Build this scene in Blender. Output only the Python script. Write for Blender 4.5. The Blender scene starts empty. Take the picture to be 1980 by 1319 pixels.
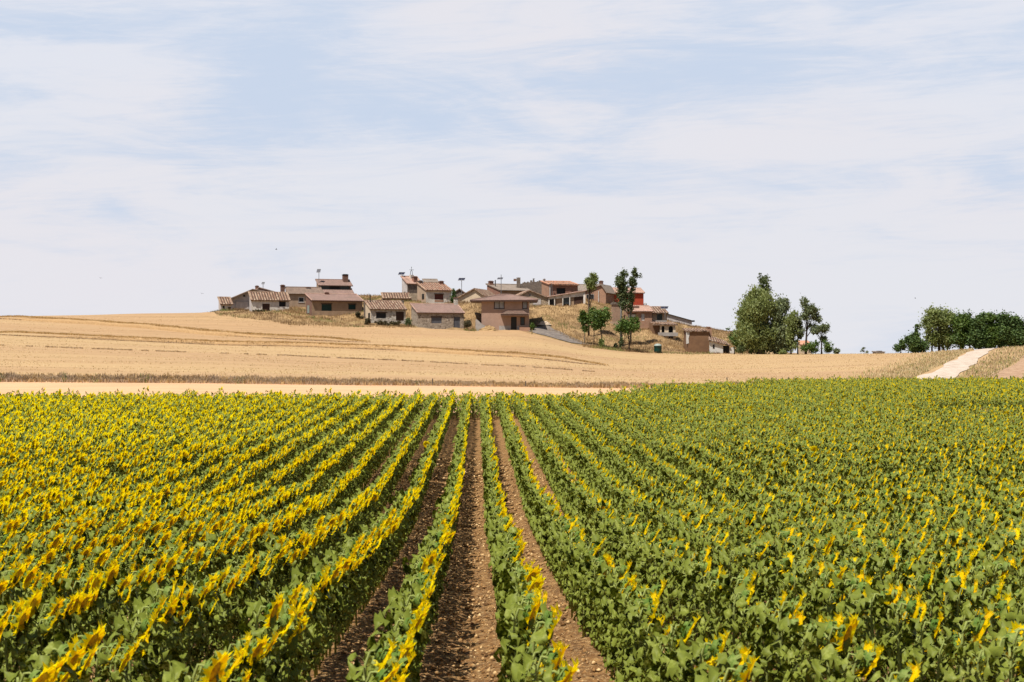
import bpy, math, random
import numpy as np
from mathutils import Vector
random.seed(11); RNG = np.random.default_rng(5)
S = bpy.context.scene; COL = S.collection
R = math.radians
# ------------------------------------------------------------ camera, sky, sun, exposure
F = 3500.0            # focal length in photo pixels (1980 wide)
ZC = 1.7              # camera height
HZ = 694.0            # photo row of the true horizon
cam = bpy.data.cameras.new('camera'); camo = bpy.data.objects.new('camera', cam); COL.objects.link(camo)
cam.sensor_width = 36; cam.lens = F/1980*36; cam.clip_end = 20000; cam.clip_start = .1
camo.location = (0, 0, ZC); camo.rotation_euler = (R(90)+math.atan((HZ-659.5)/F), 0, 0)
cam.dof.use_dof = True; cam.dof.focus_distance = 110; cam.dof.aperture_fstop = 9
S.camera = camo
SUN_EL, SUN_AZ = R(62), R(-142)      # azimuth measured from +Y clockwise (sun behind, to the left)
sv = Vector((math.sin(SUN_AZ)*math.cos(SUN_EL), math.cos(SUN_AZ)*math.cos(SUN_EL), math.sin(SUN_EL)))
sd = bpy.data.lights.new('sun', 'SUN'); sd.energy = 5.0; sd.angle = R(.5); sd.color = (1, .95, .87)
so = bpy.data.objects.new('sun', sd); COL.objects.link(so); so.rotation_euler = sv.to_track_quat('Z', 'Y').to_euler()
S.view_settings.view_transform = 'Standard'; S.view_settings.look = 'None'; S.view_settings.exposure = 0.45; S.view_settings.gamma = 1

class NT:
    def __init__(s, tree): s.t = tree; s.n = tree.nodes; s.l = tree.links; s.n.clear()
    def new(s, typ, ins=None, **kw):
        n = s.n.new(typ)
        for k, v in kw.items(): setattr(n, k, v)
        for k, v in (ins or {}).items(): s.put(n.inputs[k], v)
        return n
    def put(s, sock, v):
        if isinstance(v, bpy.types.Node): v = v.outputs[0]
        if isinstance(v, bpy.types.NodeSocket): s.l.new(v, sock)
        elif isinstance(v, (tuple, list)) and len(v) == 3 and sock.type == 'RGBA': sock.default_value = (*v, 1)
        else: sock.default_value = v
    def math(s, op, a, b=0.0, c=None, clamp=False):
        n = s.new('ShaderNodeMath', {0: a, 1: b}, operation=op, use_clamp=clamp)
        if c is not None: s.put(n.inputs[2], c)
        return n.outputs[0]
    def mix(s, f, a, b, blend='MIX'):
        n = s.new('ShaderNodeMix', data_type='RGBA', blend_type=blend)
        s.put(n.inputs[0], f); s.put(n.inputs[6], a); s.put(n.inputs[7], b); return n.outputs[2]
    def ramp(s, f, stops, interp='LINEAR'):
        n = s.new('ShaderNodeValToRGB', {0: f}); r = n.color_ramp; r.interpolation = interp
        while len(r.elements) < len(stops): r.elements.new(.5)
        for e, (p, c) in zip(r.elements, stops): e.position = p; e.color = (*c, 1) if len(c) == 3 else c
        return n.outputs[0]
    def smooth(s, v, a, b):
        return s.new('ShaderNodeMapRange', {0: v, 1: a, 2: b, 3: 0.0, 4: 1.0}, interpolation_type='SMOOTHSTEP').outputs[0]
    def noise(s, vec, scale, detail=4, rough=.55, w=None, dist=0.0):
        n = s.new('ShaderNodeTexNoise', {'Vector': vec, 'Scale': scale, 'Detail': detail, 'Roughness': rough, 'Distortion': dist})
        return n.outputs[0]
    def scale(s, vec, v): return s.new('ShaderNodeMapping', {'Vector': vec, 'Scale': v}).outputs[0]

world = bpy.data.worlds.new('World'); S.world = world; world.use_nodes = True
w = NT(world.node_tree)
sky = w.new('ShaderNodeTexSky', sky_type='NISHITA', sun_disc=False, sun_elevation=SUN_EL, sun_rotation=SUN_AZ, dust_density=1.5, ozone_density=1.5)
tc = w.new('ShaderNodeTexCoord').outputs['Generated']
sep = w.new('ShaderNodeSeparateXYZ', {0: tc})
az = w.math('ARCTAN2', sep.outputs[0], sep.outputs[1]); el = w.math('ARCSINE', sep.outputs[2])
uv = w.new('ShaderNodeCombineXYZ', {0: az, 1: w.math('MULTIPLY', el, 2.6), 2: 0.0}).outputs[0]
uvt = w.new('ShaderNodeMapping', {'Vector': uv, 'Rotation': (0, 0, R(-16)), 'Scale': (1, 1.9, 1)}).outputs[0]
n1 = w.noise(uvt, 7.0, 8, .62, dist=.9); n2 = w.noise(uv, 3.5, 3, .5)
n3 = w.noise(w.scale(uvt, (1, 2.3, 1)), 16.0, 6, .7, dist=1.5)
blue = 0.0
def blob(cx, cy, rx, ry, amp):   # a clearer opening in the cirrus, at a fixed direction of the sky
    a0 = (cx-990)/F; e0 = (HZ-cy)/F
    dx = w.math('DIVIDE', w.math('SUBTRACT', az, a0), rx/F); dy = w.math('DIVIDE', w.math('SUBTRACT', el, e0), ry/F)
    r2 = w.math('ADD', w.math('MULTIPLY', dx, dx), w.math('MULTIPLY', dy, dy))
    return w.math('MULTIPLY', w.math('EXPONENT', w.math('MULTIPLY', r2, -1.0)), amp)
for b in [(760, 215, 330, 75, 1.0), (1360, 140, 260, 60, .95), (620, 40, 160, 50, .6), (130, 78, 260, 32, .75), (420, 300, 160, 35, .5), (1900, 330, 200, 60, .55),
          (520, 150, 160, 70, .6), (1700, 60, 120, 60, .25), (450, 430, 260, 60, .25), (1100, 330, 200, 40, .18)]:
    blue = w.math('ADD', blue, blob(*b))
m = w.math('ADD', w.math('MULTIPLY', blue, .50), w.math('MULTIPLY', w.math('SUBTRACT', n1, .5), 1.9))
m = w.math('ADD', m, w.math('MULTIPLY', w.smooth(el, .04, .17), .17))
m = w.math('ADD', m, w.math('MULTIPLY', w.math('SUBTRACT', n3, .5), .75))
m = w.math('MULTIPLY', w.smooth(m, -.06, .72), w.math('ADD', .55, w.math('MULTIPLY', w.smooth(el, .01, .12), .45)))
high = w.math('MAXIMUM', w.smooth(el, .21, .42), w.smooth(w.math('ABSOLUTE', az), .5, 1.1))
cloudc = w.mix(w.smooth(el, 0.0, .2), (.575, .58, .615), (.555, .575, .635))
cloudc = w.mix(w.smooth(n2, .35, .7), cloudc, (.585, .575, .61))
bluec = (.415, .487, .605)
low = w.mix(w.math('MULTIPLY', m, .9), cloudc, bluec)
skys = w.new('ShaderNodeVectorMath', {0: sky.outputs[0], 1: (.06, .06, .06)}, operation='MULTIPLY').outputs[0]
col = w.mix(high, low, skys)
bg = w.new('ShaderNodeBackground', {0: col, 1: 1.0})   # tuned for exposure 0.45
w.new('ShaderNodeOutputWorld', {0: bg})

# ------------------------------------------------------------ helpers
def tag(o, label=None, cat=None, group=None, kind=None):
    for k, v in (('label', label), ('category', cat), ('group', group), ('kind', kind)):
        if v: o[k] = v
    return o
def empty(name, loc=(0, 0, 0), rz=0):
    o = bpy.data.objects.new(name, None); COL.objects.link(o); o.location = loc; o.rotation_euler = (0, 0, rz); o.empty_display_size = .3; return o
def link(name, me, parent=None):
    o = bpy.data.objects.new(name, me); COL.objects.link(o)
    if parent: o.parent = parent
    return o
def npmesh(name, V, quads=None, tris=None, mats=(), qm=None, tm=None, smooth=False):
    me = bpy.data.meshes.new(name); V = np.asarray(V, np.float32)
    q = np.zeros((0, 4), np.int32) if quads is None or len(quads) == 0 else np.asarray(quads, np.int32)
    t = np.zeros((0, 3), np.int32) if tris is None or len(tris) == 0 else np.asarray(tris, np.int32)
    me.vertices.add(len(V)); me.vertices.foreach_set('co', V.ravel())
    me.loops.add(q.size+t.size); me.loops.foreach_set('vertex_index', np.concatenate([q.ravel(), t.ravel()]).astype(np.int32))
    me.polygons.add(len(q)+len(t))
    st = np.concatenate([np.arange(len(q))*4, q.size+np.arange(len(t))*3]).astype(np.int32)
    me.polygons.foreach_set('loop_start', st)
    mi = np.concatenate([np.zeros(len(q), np.int32) if qm is None else qm, np.zeros(len(t), np.int32) if tm is None else tm]).astype(np.int32)
    me.polygons.foreach_set('material_index', mi)
    if smooth: me.polygons.foreach_set('use_smooth', np.ones(len(mi), bool))
    for x in mats: me.materials.append(x)
    me.update(calc_edges=True); me.validate(); return me
class MB:
    """collects polygons, one mesh"""
    def __init__(s): s.v = []; s.f = []; s.m = []
    def poly(s, pts, m=0):
        b = len(s.v); s.v += [tuple(p) for p in pts]; s.f.append(list(range(b, b+len(pts)))); s.m.append(m)
    def box(s, x0, x1, y0, y1, z0, z1, m=0):
        b = len(s.v); s.v += [(x, y, z) for z in (z0, z1) for y in (y0, y1) for x in (x0, x1)]
        for q in ((0, 2, 3, 1), (4, 5, 7, 6), (0, 1, 5, 4), (2, 6, 7, 3), (0, 4, 6, 2), (1, 3, 7, 5)): s.f.append([b+i for i in q]); s.m.append(m)
    def tube(s, pts, rad, n=6, m=0):
        pts = [Vector(p) for p in pts]; rings = []
        for i, p in enumerate(pts):
            d = (pts[min(i+1, len(pts)-1)]-pts[max(i-1, 0)]).normalized()
            a = d.cross(Vector((.31, .95, .05))).normalized(); b2 = d.cross(a)
            r = rad[i] if isinstance(rad, (list, tuple)) else rad
            rings.append(len(s.v)); s.v += [tuple(p+(a*math.cos(t)+b2*math.sin(t))*r) for t in [2*math.pi*k/n for k in range(n)]]
        for i in range(len(rings)-1):
            for k in range(n): s.f.append([rings[i]+k, rings[i]+(k+1) % n, rings[i+1]+(k+1) % n, rings[i+1]+k]); s.m.append(m)
        for rr, rev in ((rings[0], 1), (rings[-1], 0)):
            s.f.append([rr+k for k in (range(n-1, -1, -1) if rev else range(n))]); s.m.append(m)
    def build(s, name, mats, parent=None, smooth=False):
        if not isinstance(mats, (list, tuple)): mats = [mats]
        if max(s.m, default=0) >= len(mats): mats = list(mats)+[flat('tile_channel_shade', (.15, .09, .062), .95, .4)]  # extra slot: shade of the tile channels painted as a darker colour
        me = bpy.data.meshes.new(name); me.from_pydata(s.v, [], s.f)
        for x in mats: me.materials.append(x)
        me.polygons.foreach_set('material_index', s.m)
        if smooth: me.polygons.foreach_set('use_smooth', [True]*len(s.f))
        me.update(); return link(name, me, parent)
def P(px, py, D): return Vector(((px-990)/F*D, D, ZC+(HZ-py)/F*D))

# ------------------------------------------------------------ materials
MATS = {}
def mat(name, build):
    if name in MATS: return MATS[name]
    m = bpy.data.materials.new(name); m.use_nodes = True; t = NT(m.node_tree)
    out = t.new('ShaderNodeOutputMaterial'); t.put(out.inputs[0], build(t)); MATS[name] = m; return m
ALB = .76
def pbsdf(t, color, rough=.9, bump=None, spec=.3, k=None, **kw):
    k = ALB if k is None else k
    if k != 1: color = t.mix(1.0, color, (k, k, k), 'MULTIPLY')
    b = t.new('ShaderNodeBsdfPrincipled', {'Base Color': color, 'Roughness': rough, 'Specular IOR Level': spec, **kw})
    if bump is not None:
        h, strength, dist = bump
        bn = t.new('ShaderNodeBump', {'Height': h, 'Strength': strength, 'Distance': dist}); t.put(b.inputs['Normal'], bn.outputs[0])
    return b.outputs[0]
def objc(t): return t.new('ShaderNodeTexCoord').outputs['Object']
def posn(t): return t.new('ShaderNodeNewGeometry').outputs['Position']

def plaster(name, c1, c2, scale=1.2, stain=(.25, .2, .16), amt=.5):
    def f(t):
        o = posn(t); n = t.noise(o, scale, 7, .65); n2 = t.noise(t.scale(o, (1.5, 1.5, .35)), 1.3, 6, .7); n3 = t.noise(o, 9, 3)
        c = t.mix(t.smooth(n, .35, .65), c1, c2)
        c = t.mix(t.math('MULTIPLY', t.smooth(n2, .52, .75), amt), c, stain)
        c = t.mix(.25, c, t.ramp(n3, [(.3, (.4, .4, .4)), (.7, (1, 1, 1))]), 'MULTIPLY')
        return pbsdf(t, c, .93, (n3, .4, .03))
    return mat(name, f)
def stone(name, cols, mortar, size=3.6):
    def f(t):
        o = posn(t); ov = t.new('ShaderNodeVectorMath', {0: o, 1: t.new('ShaderNodeVectorMath', {0: t.new('ShaderNodeTexNoise', {'Vector': o, 'Scale': 3.0}).outputs[1], 1: (.18, .18, .18)}, operation='MULTIPLY').outputs[0]}, operation='ADD').outputs[0]
        v = t.new('ShaderNodeTexVoronoi', {'Vector': ov, 'Scale': size}); e = t.new('ShaderNodeTexVoronoi', {'Vector': ov, 'Scale': size}, feature='DISTANCE_TO_EDGE')
        hsv = t.new('ShaderNodeSeparateColor', {0: v.outputs['Color']})
        c = t.ramp(hsv.outputs[0], [(i/(len(cols)-1), c) for i, c in enumerate(cols)])
        c = t.mix(t.math('MULTIPLY', t.noise(o, 1.1, 5), .5), c, (.2, .16, .13))
        c = t.mix(t.smooth(e.outputs[0], .0, .10), mortar, c)
        return pbsdf(t, c, .95, (t.smooth(e.outputs[0], 0, .15), .7, .06))
    return mat(name, f)
def brick(name, c1, c2, mortar):
    def f(t):
        o = objc(t); g = t.new('ShaderNodeSeparateXYZ', {0: o})
        uvv = t.new('ShaderNodeCombineXYZ', {0: t.math('ADD', g.outputs[0], g.outputs[1]), 1: g.outputs[2]}).outputs[0]
        b = t.new('ShaderNodeTexBrick', {'Vector': uvv, 'Color1': c1, 'Color2': c2, 'Mortar': mortar, 'Scale': 1.0, 'Mortar Size': .012, 'Brick Width': .26, 'Row Height': .085})
        n = t.noise(posn(t), .9, 6, .65); n2 = t.noise(posn(t), 5, 4)
        c = t.mix(t.smooth(n, .4, .75), b.outputs[0], t.mix(.5, b.outputs[0], (.16, .10, .075)))
        c = t.mix(t.math('MULTIPLY', t.smooth(n2, .55, .75), .35), c, (.45, .36, .29))
        return pbsdf(t, c, .92, (n2, .3, .02))
    return mat(name, f)
def tiles(name, cols, seed=0.0):
    def f(t):
        o = objc(t); g = t.new('ShaderNodeSeparateXYZ', {0: o})
        cx = t.math('FLOOR', t.math('DIVIDE', g.outputs[0], .3)); cy = t.math('FLOOR', t.math('DIVIDE', g.outputs[1], .38))
        wn = t.new('ShaderNodeTexWhiteNoise', {0: t.new('ShaderNodeCombineXYZ', {0: cx, 1: cy, 2: seed}).outputs[0]}, noise_dimensions='3D').outputs[0]
        c = t.ramp(wn, [(i/(len(cols)-1), c) for i, c in enumerate(cols)])
        n = t.noise(posn(t), .8, 6, .7); n2 = t.noise(posn(t), 6, 4, .6)
        c = t.mix(t.math('MULTIPLY', t.smooth(n, .45, .7), .5), c, (.17, .13, .10))
        c = t.mix(t.math('MULTIPLY', t.smooth(n2, .55, .75), .35), c, (.42, .36, .24))
        return pbsdf(t, c, .9, (n2, .4, .03))
    return mat(name, f)
def flat(name, c, rough=.7, var=.35, spec=.3, scale=3.0, metal=0.0):
    def f(t):
        n = t.noise(posn(t), scale, 6, .65)
        c2 = tuple(x*(1-var) for x in c); return pbsdf(t, t.mix(t.smooth(n, .3, .7), c, c2), rough, (n, .15, .02), spec, Metallic=metal)
    return mat(name, f)
def leafmat(name, stops, under=None, rough=.5, trans=.25, spec=.4, nscale=1.2, fine=9.0):
    dry = stops[-1][0] > stops[-1][1] and 'petal' not in name and 'disc' not in name
    def f(t):
        p = posn(t); n = t.noise(p, nscale, 3, .6); n2 = t.new('ShaderNodeTexWhiteNoise', {0: t.new('ShaderNodeVectorMath', {0: p, 1: (fine,)*3}, operation='MULTIPLY').outputs[0]}).outputs[0]
        n3 = t.noise(p, fine, 3, .6)
        f_ = t.math('ADD', t.math('MULTIPLY', n, .5), t.math('MULTIPLY', n3, .5)); f_ = t.smooth(f_, .32, .68)
        c = t.ramp(f_, [(i/(len(stops)-1), c) for i, c in enumerate(stops)])
        if under: c = t.mix(t.math('MULTIPLY', t.new('ShaderNodeNewGeometry').outputs['Backfacing'], .8), c, under)
        
        if dry: c = t.mix(1.0, c, (.8, .8, .8), 'MULTIPLY')
        b = pbsdf(t, c, rough, None, spec, k=1)
        tr = t.new('ShaderNodeBsdfTranslucent', {0: t.mix(.5, c, (.9, 1, .3), 'MULTIPLY')}).outputs[0]
        return t.new('ShaderNodeMixShader', {0: trans, 1: b, 2: tr}).outputs[0]
    return mat(name, f)

M_leaf = leafmat('sunflower_leaf', [(.008, .016, .001), (.036, .054, .003), (.17, .195, .018), (.64, .66, .22)], under=(.17, .20, .03), rough=.5, trans=.18, spec=.12, nscale=2.5, fine=32)
M_stem = flat('sunflower_stem', (.36, .41, .12), .85, .3, .03, scale=9)
M_calyx = leafmat('sunflower_calyx', [(.05, .11, .012), (.13, .19, .035), (.24, .28, .08)], rough=.7, trans=.1, spec=.1, fine=20)
M_petal = leafmat('sunflower_petal', [(1.0, .68, .001), (1.0, .77, .002), (1.0, .84, .008)], rough=.5, trans=.64, spec=.2, nscale=3, fine=25)
M_disc = leafmat('sunflower_disc', [(.30, .12, .008), (.75, .40, .012), (.95, .62, .015)], rough=.9, trans=0.0, spec=.1, nscale=3, fine=30)

# ------------------------------------------------------------ terrain: heights by bearing and distance
ZP = [(9, -2.55), (13, -2.75), (16.5, -2.9), (20, -3.1), (24, -3.3), (30, -3.55), (41, -3.87), (48, -3.8), (57, -3.68), (80, -3.38), (100, -3.0)]
def soil(limit=101): return [(d, HZ-z*F/d) for d, z in ZP if d < limit]
RS = [(85, 812), (100, 795), (150, 756)]
COLS = {
 0:    soil()+[(135, 740), (137.5, 738), (140, 727), (170, 694), (200, 669), (240, 645), (290, 615), (305, 612), (340, 619), (400, 632), (700, 668)],
 420:  soil()+[(135, 742), (137.5, 741), (140, 730), (170, 703), (200, 683), (240, 665), (262, 648), (285, 622), (297, 609), (305, 604), (320, 608), (350, 618), (400, 632), (700, 668)],
 480:  soil()+[(135, 743), (137.5, 742), (140, 731), (170, 705), (200, 685), (240, 666), (262, 650), (285, 624), (295, 611), (303, 603), (312, 600), (335, 603), (350, 612), (400, 630), (700, 668)],
 560:  soil()+[(135, 744), (137.5, 743), (140, 733), (170, 708), (200, 687), (240, 667), (262, 652), (286, 629), (296, 612), (303, 602), (312, 594), (335, 590), (355, 602), (400, 625), (700, 668)],
 640:  soil()+[(135, 745), (137.5, 744), (140, 735), (170, 711), (200, 690), (240, 669), (262, 654), (286, 632), (292, 620), (300, 610), (312, 596), (320, 586), (335, 580), (355, 590), (400, 620), (700, 668)],
 700:  soil()+[(135, 746), (137.5, 745), (140, 736), (170, 712), (200, 692), (240, 670), (262, 655), (286, 634), (291, 622), (298, 606), (305, 590), (315, 578), (335, 574), (355, 585), (400, 615), (700, 668)],
 760:  soil()+[(135, 746), (137.5, 745), (140, 737), (170, 713), (200, 694), (240, 672), (262, 656), (287, 634), (291, 631), (296, 626), (298, 622), (303, 588), (312, 575), (335, 574), (355, 584), (400, 612), (700, 668)],
 850:  soil()+[(135, 747), (137.5, 746), (140, 739), (170, 716), (200, 698), (240, 675), (265, 655), (287, 638), (291, 636.5), (294, 635), (298, 626), (305, 592), (314, 585), (335, 580), (355, 584), (400, 612), (700, 668)],
 920:  soil()+[(135, 748), (137.5, 747), (140, 741), (170, 719), (200, 701), (240, 678), (268, 656), (287, 640), (293, 637), (299, 606), (305, 590), (314, 584), (335, 580), (355, 584), (400, 612), (700, 668)],
 1000: soil()+[(135, 749), (137.5, 748), (140, 742), (170, 720), (200, 703), (240, 680), (270, 656), (287, 642), (292, 637), (298, 625), (306, 594), (314, 588), (335, 582), (355, 584), (400, 612), (700, 668)],
 1050: soil()+[(135, 750), (137.5, 749), (140, 743), (170, 722), (200, 706), (240, 683), (270, 662), (285, 648), (291, 636), (298, 614), (306, 592), (314, 588), (335, 582), (355, 584), (400, 612), (700, 668)],
 1130: soil()+[(135, 751), (137.5, 750), (140, 744), (170, 726), (200, 711), (240, 691), (270, 677), (285, 664), (292, 645), (299, 614), (306, 592), (312, 585), (318, 580), (335, 577), (355, 582), (400, 610), (700, 668)],
 1200: soil()+[(107, 785), (135, 752), (137.5, 750), (140, 744), (170, 728), (200, 714), (240, 696), (270, 684), (285, 674), (295, 652), (305, 622), (315, 598), (325, 588), (340, 586), (360, 592), (400, 610), (700, 668)],
 1260: soil()+[(114, 775), (135, 752), (137.5, 750), (140, 745), (170, 730), (200, 717), (240, 699), (270, 688), (280, 684), (288, 672), (296, 647), (304, 630), (315, 617), (328, 612), (345, 615), (400, 624), (700, 668)],
 1340: soil()+[(124, 772), (138, 753), (145, 746), (170, 731), (200, 717), (240, 699), (270, 688), (282, 686), (290, 677), (300, 662), (315, 646), (328, 633), (345, 636), (400, 644), (700, 672)],
 1420: soil()+[(137, 767), (144, 750), (148, 746), (170, 731), (200, 717), (240, 698), (270, 687), (285, 685.5), (300, 675), (315, 656), (328, 643), (345, 646), (400, 655), (700, 680)],
 1500: soil()+[(148, 758), (153, 744), (160, 738), (200, 716), (240, 694), (262, 686.5), (290, 684.5), (300, 684.5), (328, 680), (345, 682), (400, 688), (700, 692)],
 1600: soil()+[(150, 757), (154, 741), (160, 735), (200, 712), (240, 690), (260, 684.5), (290, 684.5), (340, 687), (700, 692)],
 1700: soil()+[(150, 756), (155, 738), (160, 732), (200, 708), (240, 687), (258, 683.5), (290, 685), (340, 688), (700, 692)],
 1760: soil(79)+[(80, 826), (100, 800), (150, 756), (155, 738), (160, 732), (200, 707), (240, 686), (258, 682.5), (290, 684), (340, 688), (700, 692)],
 1850: soil(79)+RS+[(156, 737), (200, 705), (240, 684), (256, 679), (290, 682), (340, 687), (700, 692)],
 1930: soil(79)+RS+[(156, 737), (200, 702), (240, 679), (254, 673), (290, 678), (340, 686), (700, 692)],
 1990: soil(79)+RS+[(156, 737), (200, 699), (240, 676), (252, 671), (290, 677), (340, 686), (700, 692)],
}
CK = sorted(COLS); 
from itertools import repeat
def noise2(x, y, seed=0):   # cheap smooth value noise
    xi = np.floor(x).astype(np.int64); yi = np.floor(y).astype(np.int64); fx = x-xi; fy = y-yi
    fx = fx*fx*(3-2*fx); fy = fy*fy*(3-2*fy)
    def h(a, b):
        n = (a*374761393+b*668265263+seed*144665) & 0x7fffffff; n = ((n ^ (n >> 13))*1274126177) & 0x7fffffff
        return ((n ^ (n >> 16)) & 0xffff)/65535.0
    return (h(xi, yi)*(1-fx)+h(xi+1, yi)*fx)*(1-fy)+(h(xi, yi+1)*(1-fx)+h(xi+1, yi+1)*fx)*fy
def Hn(x, y):
    x = np.asarray(x, float); y = np.asarray(y, float); d = np.clip(y, 9, 700)
    px = np.clip(990+F*x/d, 0, 1990)
    Z = np.stack([np.interp(d, [k for k, _ in COLS[c]], [(HZ-e)/F*k for k, e in COLS[c]]) for c in CK], -1)
    k = np.clip(np.searchsorted(CK, px, side='right')-1, 0, len(CK)-2); cks = np.array(CK, float)
    f = (px-cks[k])/(cks[k+1]-cks[k]); z = np.take_along_axis(Z, k[..., None], -1)[..., 0]*(1-f)+np.take_along_axis(Z, (k+1)[..., None], -1)[..., 0]*f
    vil = np.clip((y-284-np.clip((1300-px)*0, 0, 9))/8, 0, 1)*np.clip((360-y)/20, 0, 1)*np.clip((px-380)/60, 0, 1)*np.clip((1480-px)/60, 0, 1)
    z = z+vil*((noise2(x/3.1, y/3.1, 3)-.5)*.7+(noise2(x/1.1, y/1.1, 4)-.5)*.3)
    z = z+np.clip((y-150)/20, 0, 1)*(noise2(x/9, y/14, 8)-.5)*.10
    # beds: slightly raised under each sunflower row
    near = np.clip((100-y)/10, 0, 1); u = (x+.0189*y)/.9+.12; z = z-near*.035*(1+np.cos(2*np.pi*u)) + near*.035
    return z+ZC+np.where(y < 9, (9-np.clip(y, -40, 9))*.08, 0)
def H(x, y): return float(Hn(np.array([x]), np.array([y]))[0])
def G(px, D): x = (px-990)/F*D; return Vector((x, D, H(x, D)))

# the ground: one sheet, finer where the photo looks
us = np.concatenate([np.linspace(-30, -1.2, 12)[:-1], np.linspace(-1.2, -.34, 14)[:-1], np.linspace(-.34, .34, 620), np.linspace(.34, 1.2, 14)[1:], np.linspace(1.2, 30, 12)[1:]])
ys = np.concatenate([np.linspace(-400, 5, 14)[:-1], np.geomspace(5, 100, 420)[:-1], np.linspace(100, 280, 190)[:-1], np.linspace(280, 345, 190)[:-1], np.linspace(345, 700, 40)[:-1], np.geomspace(700, 9000, 14)])
UU, YY = np.meshgrid(us, ys); XX = UU*np.maximum(np.abs(YY), 12)
ZZ = Hn(XX, YY); nu, ny = len(us), len(ys)
near = np.clip((70-YY)/30, 0, 1)*np.clip((YY-4)/3, 0, 1)
ZZ += near*((noise2(XX*9, YY*9, 21)-.5)*.05+(noise2(XX*22, YY*14, 22)-.5)*.03)
idx = np.arange(nu*ny).reshape(ny, nu); Q = np.stack([idx[:-1, :-1], idx[:-1, 1:], idx[1:, 1:], idx[1:, :-1]], -1).reshape(-1, 4)
cx = XX[:-1, :-1].ravel(); cy = YY[:-1, :-1].ravel(); cpx = 990+F*cx/np.maximum(cy, 9)
def field_end(px): return np.interp(px, [1150, 1300, 1450, 1550], [100, 121, 143, 151])
def verge_d(px): return np.interp(px, [1150, 1300, 1360, 1450, 1550], [137.5, 138, 142, 149, 155])
def hill_d(px): return np.interp(px, [380, 420, 480, 560, 640, 700, 850, 1000, 1050, 1130, 1200, 1260, 1340, 1420, 1470, 1520], [330, 297, 293, 287, 287, 287, 288, 289, 282, 276, 277, 281, 283, 286, 290, 420])
zone = np.where(cy < field_end(cpx), 0, np.where(cy < verge_d(cpx), 1, np.where((cy > hill_d(cpx)) & (cpx > 380), 3, 2)))
zone = np.where((cpx > 1520) & (cy > 262), 3, zone)
zone = np.where((cy > 300) & (cpx < 420), 2, zone)
def soilm(t):
    p = posn(t); n = t.noise(p, 5, 8, .7); v = t.new('ShaderNodeTexVoronoi', {'Vector': p, 'Scale': 11.0}).outputs[0]; n2 = t.noise(p, 30, 4, .6)
    c = t.ramp(n, [(.3, (.075, .032, .009)), (.5, (.24, .115, .035)), (.68, (.46, .26, .09))]); c = t.mix(t.smooth(n2, .5, .72), c, (.60, .42, .20))
    h = t.math('ADD', t.math('MULTIPLY', n, .8), t.math('MULTIPLY', v, -.5))
    return pbsdf(t, c, .95, (h, .9, .10))
M_soil = mat('tilled_soil', soilm)
def stripm(t):
    p = posn(t); n = t.noise(t.scale(p, (.25, 1, 1)), .5, 6, .6); n2 = t.noise(p, 6, 4, .7)
    c = t.mix(t.smooth(n, .35, .65), (.79, .48, .262), (.71, .42, .225)); c = t.mix(t.math('MULTIPLY', t.smooth(n2, .4, .8), .3), c, (.55, .32, .17))
    return pbsdf(t, c, .95, (n2, .3, .05))
M_strip = mat('pale_straw', stripm)
def stubm(t):
    p = posn(t); rp = t.new('ShaderNodeMapping', {'Vector': p, 'Rotation': (0, 0, R(2.5)), 'Scale': (.045, 1, .2)}).outputs[0]
    n = t.noise(rp, .75, 7, .72, dist=.4); n2 = t.noise(t.scale(p, (.35, 1.2, 1)), 1.6, 6, .7); n3 = t.noise(t.scale(p, (.012, .03, .05)), 1.0, 3)
    rp2 = t.new('ShaderNodeMapping', {'Vector': p, 'Rotation': (0, 0, R(4)), 'Scale': (.02, .55, .1)}).outputs[0]; n4 = t.noise(rp2, .8, 4, .6)
    c = t.ramp(n, [(.3, (.36, .222, .11)), (.45, (.47, .295, .15)), (.6, (.55, .352, .18)), (.75, (.65, .435, .225))])
    c = t.mix(t.math('MULTIPLY', t.smooth(n2, .53, .70), .62), c, (.27, .17, .075))
    c = t.mix(t.math('MULTIPLY', t.smooth(n3, .4, .62), .5), c, (.60, .42, .20))
    c = t.mix(t.math('MULTIPLY', t.smooth(n4, .5, .7), .35), c, (.46, .26, .12))
    return pbsdf(t, c, .95, (n2, .5, .10))
M_stub = mat('stubble_straw', stubm)
def hillm(t):
    p = posn(t); n = t.noise(p, .35, 7, .7); n2 = t.noise(p, 2.2, 6, .7); n3 = t.noise(p, .16, 3)
    c = t.ramp(n, [(.3, (.17, .105, .05)), (.5, (.37, .235, .11)), (.68, (.54, .36, .17))]); c = t.mix(t.math('MULTIPLY', t.smooth(n2, .5, .7), .5), c, (.25, .15, .065))
    c = t.mix(t.math('MULTIPLY', t.smooth(n3, .55, .7), .4), c, (.22, .18, .06))
    return pbsdf(t, c, .95, (n2, .8, .25))
M_hill = mat('dry_hillside', hillm)
go = link('ground', npmesh('ground', np.stack([XX, YY, ZZ], -1).reshape(-1, 3), Q, mats=[M_soil, M_strip, M_stub, M_hill], qm=zone, smooth=True)); tag(go, kind='structure')

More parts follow.
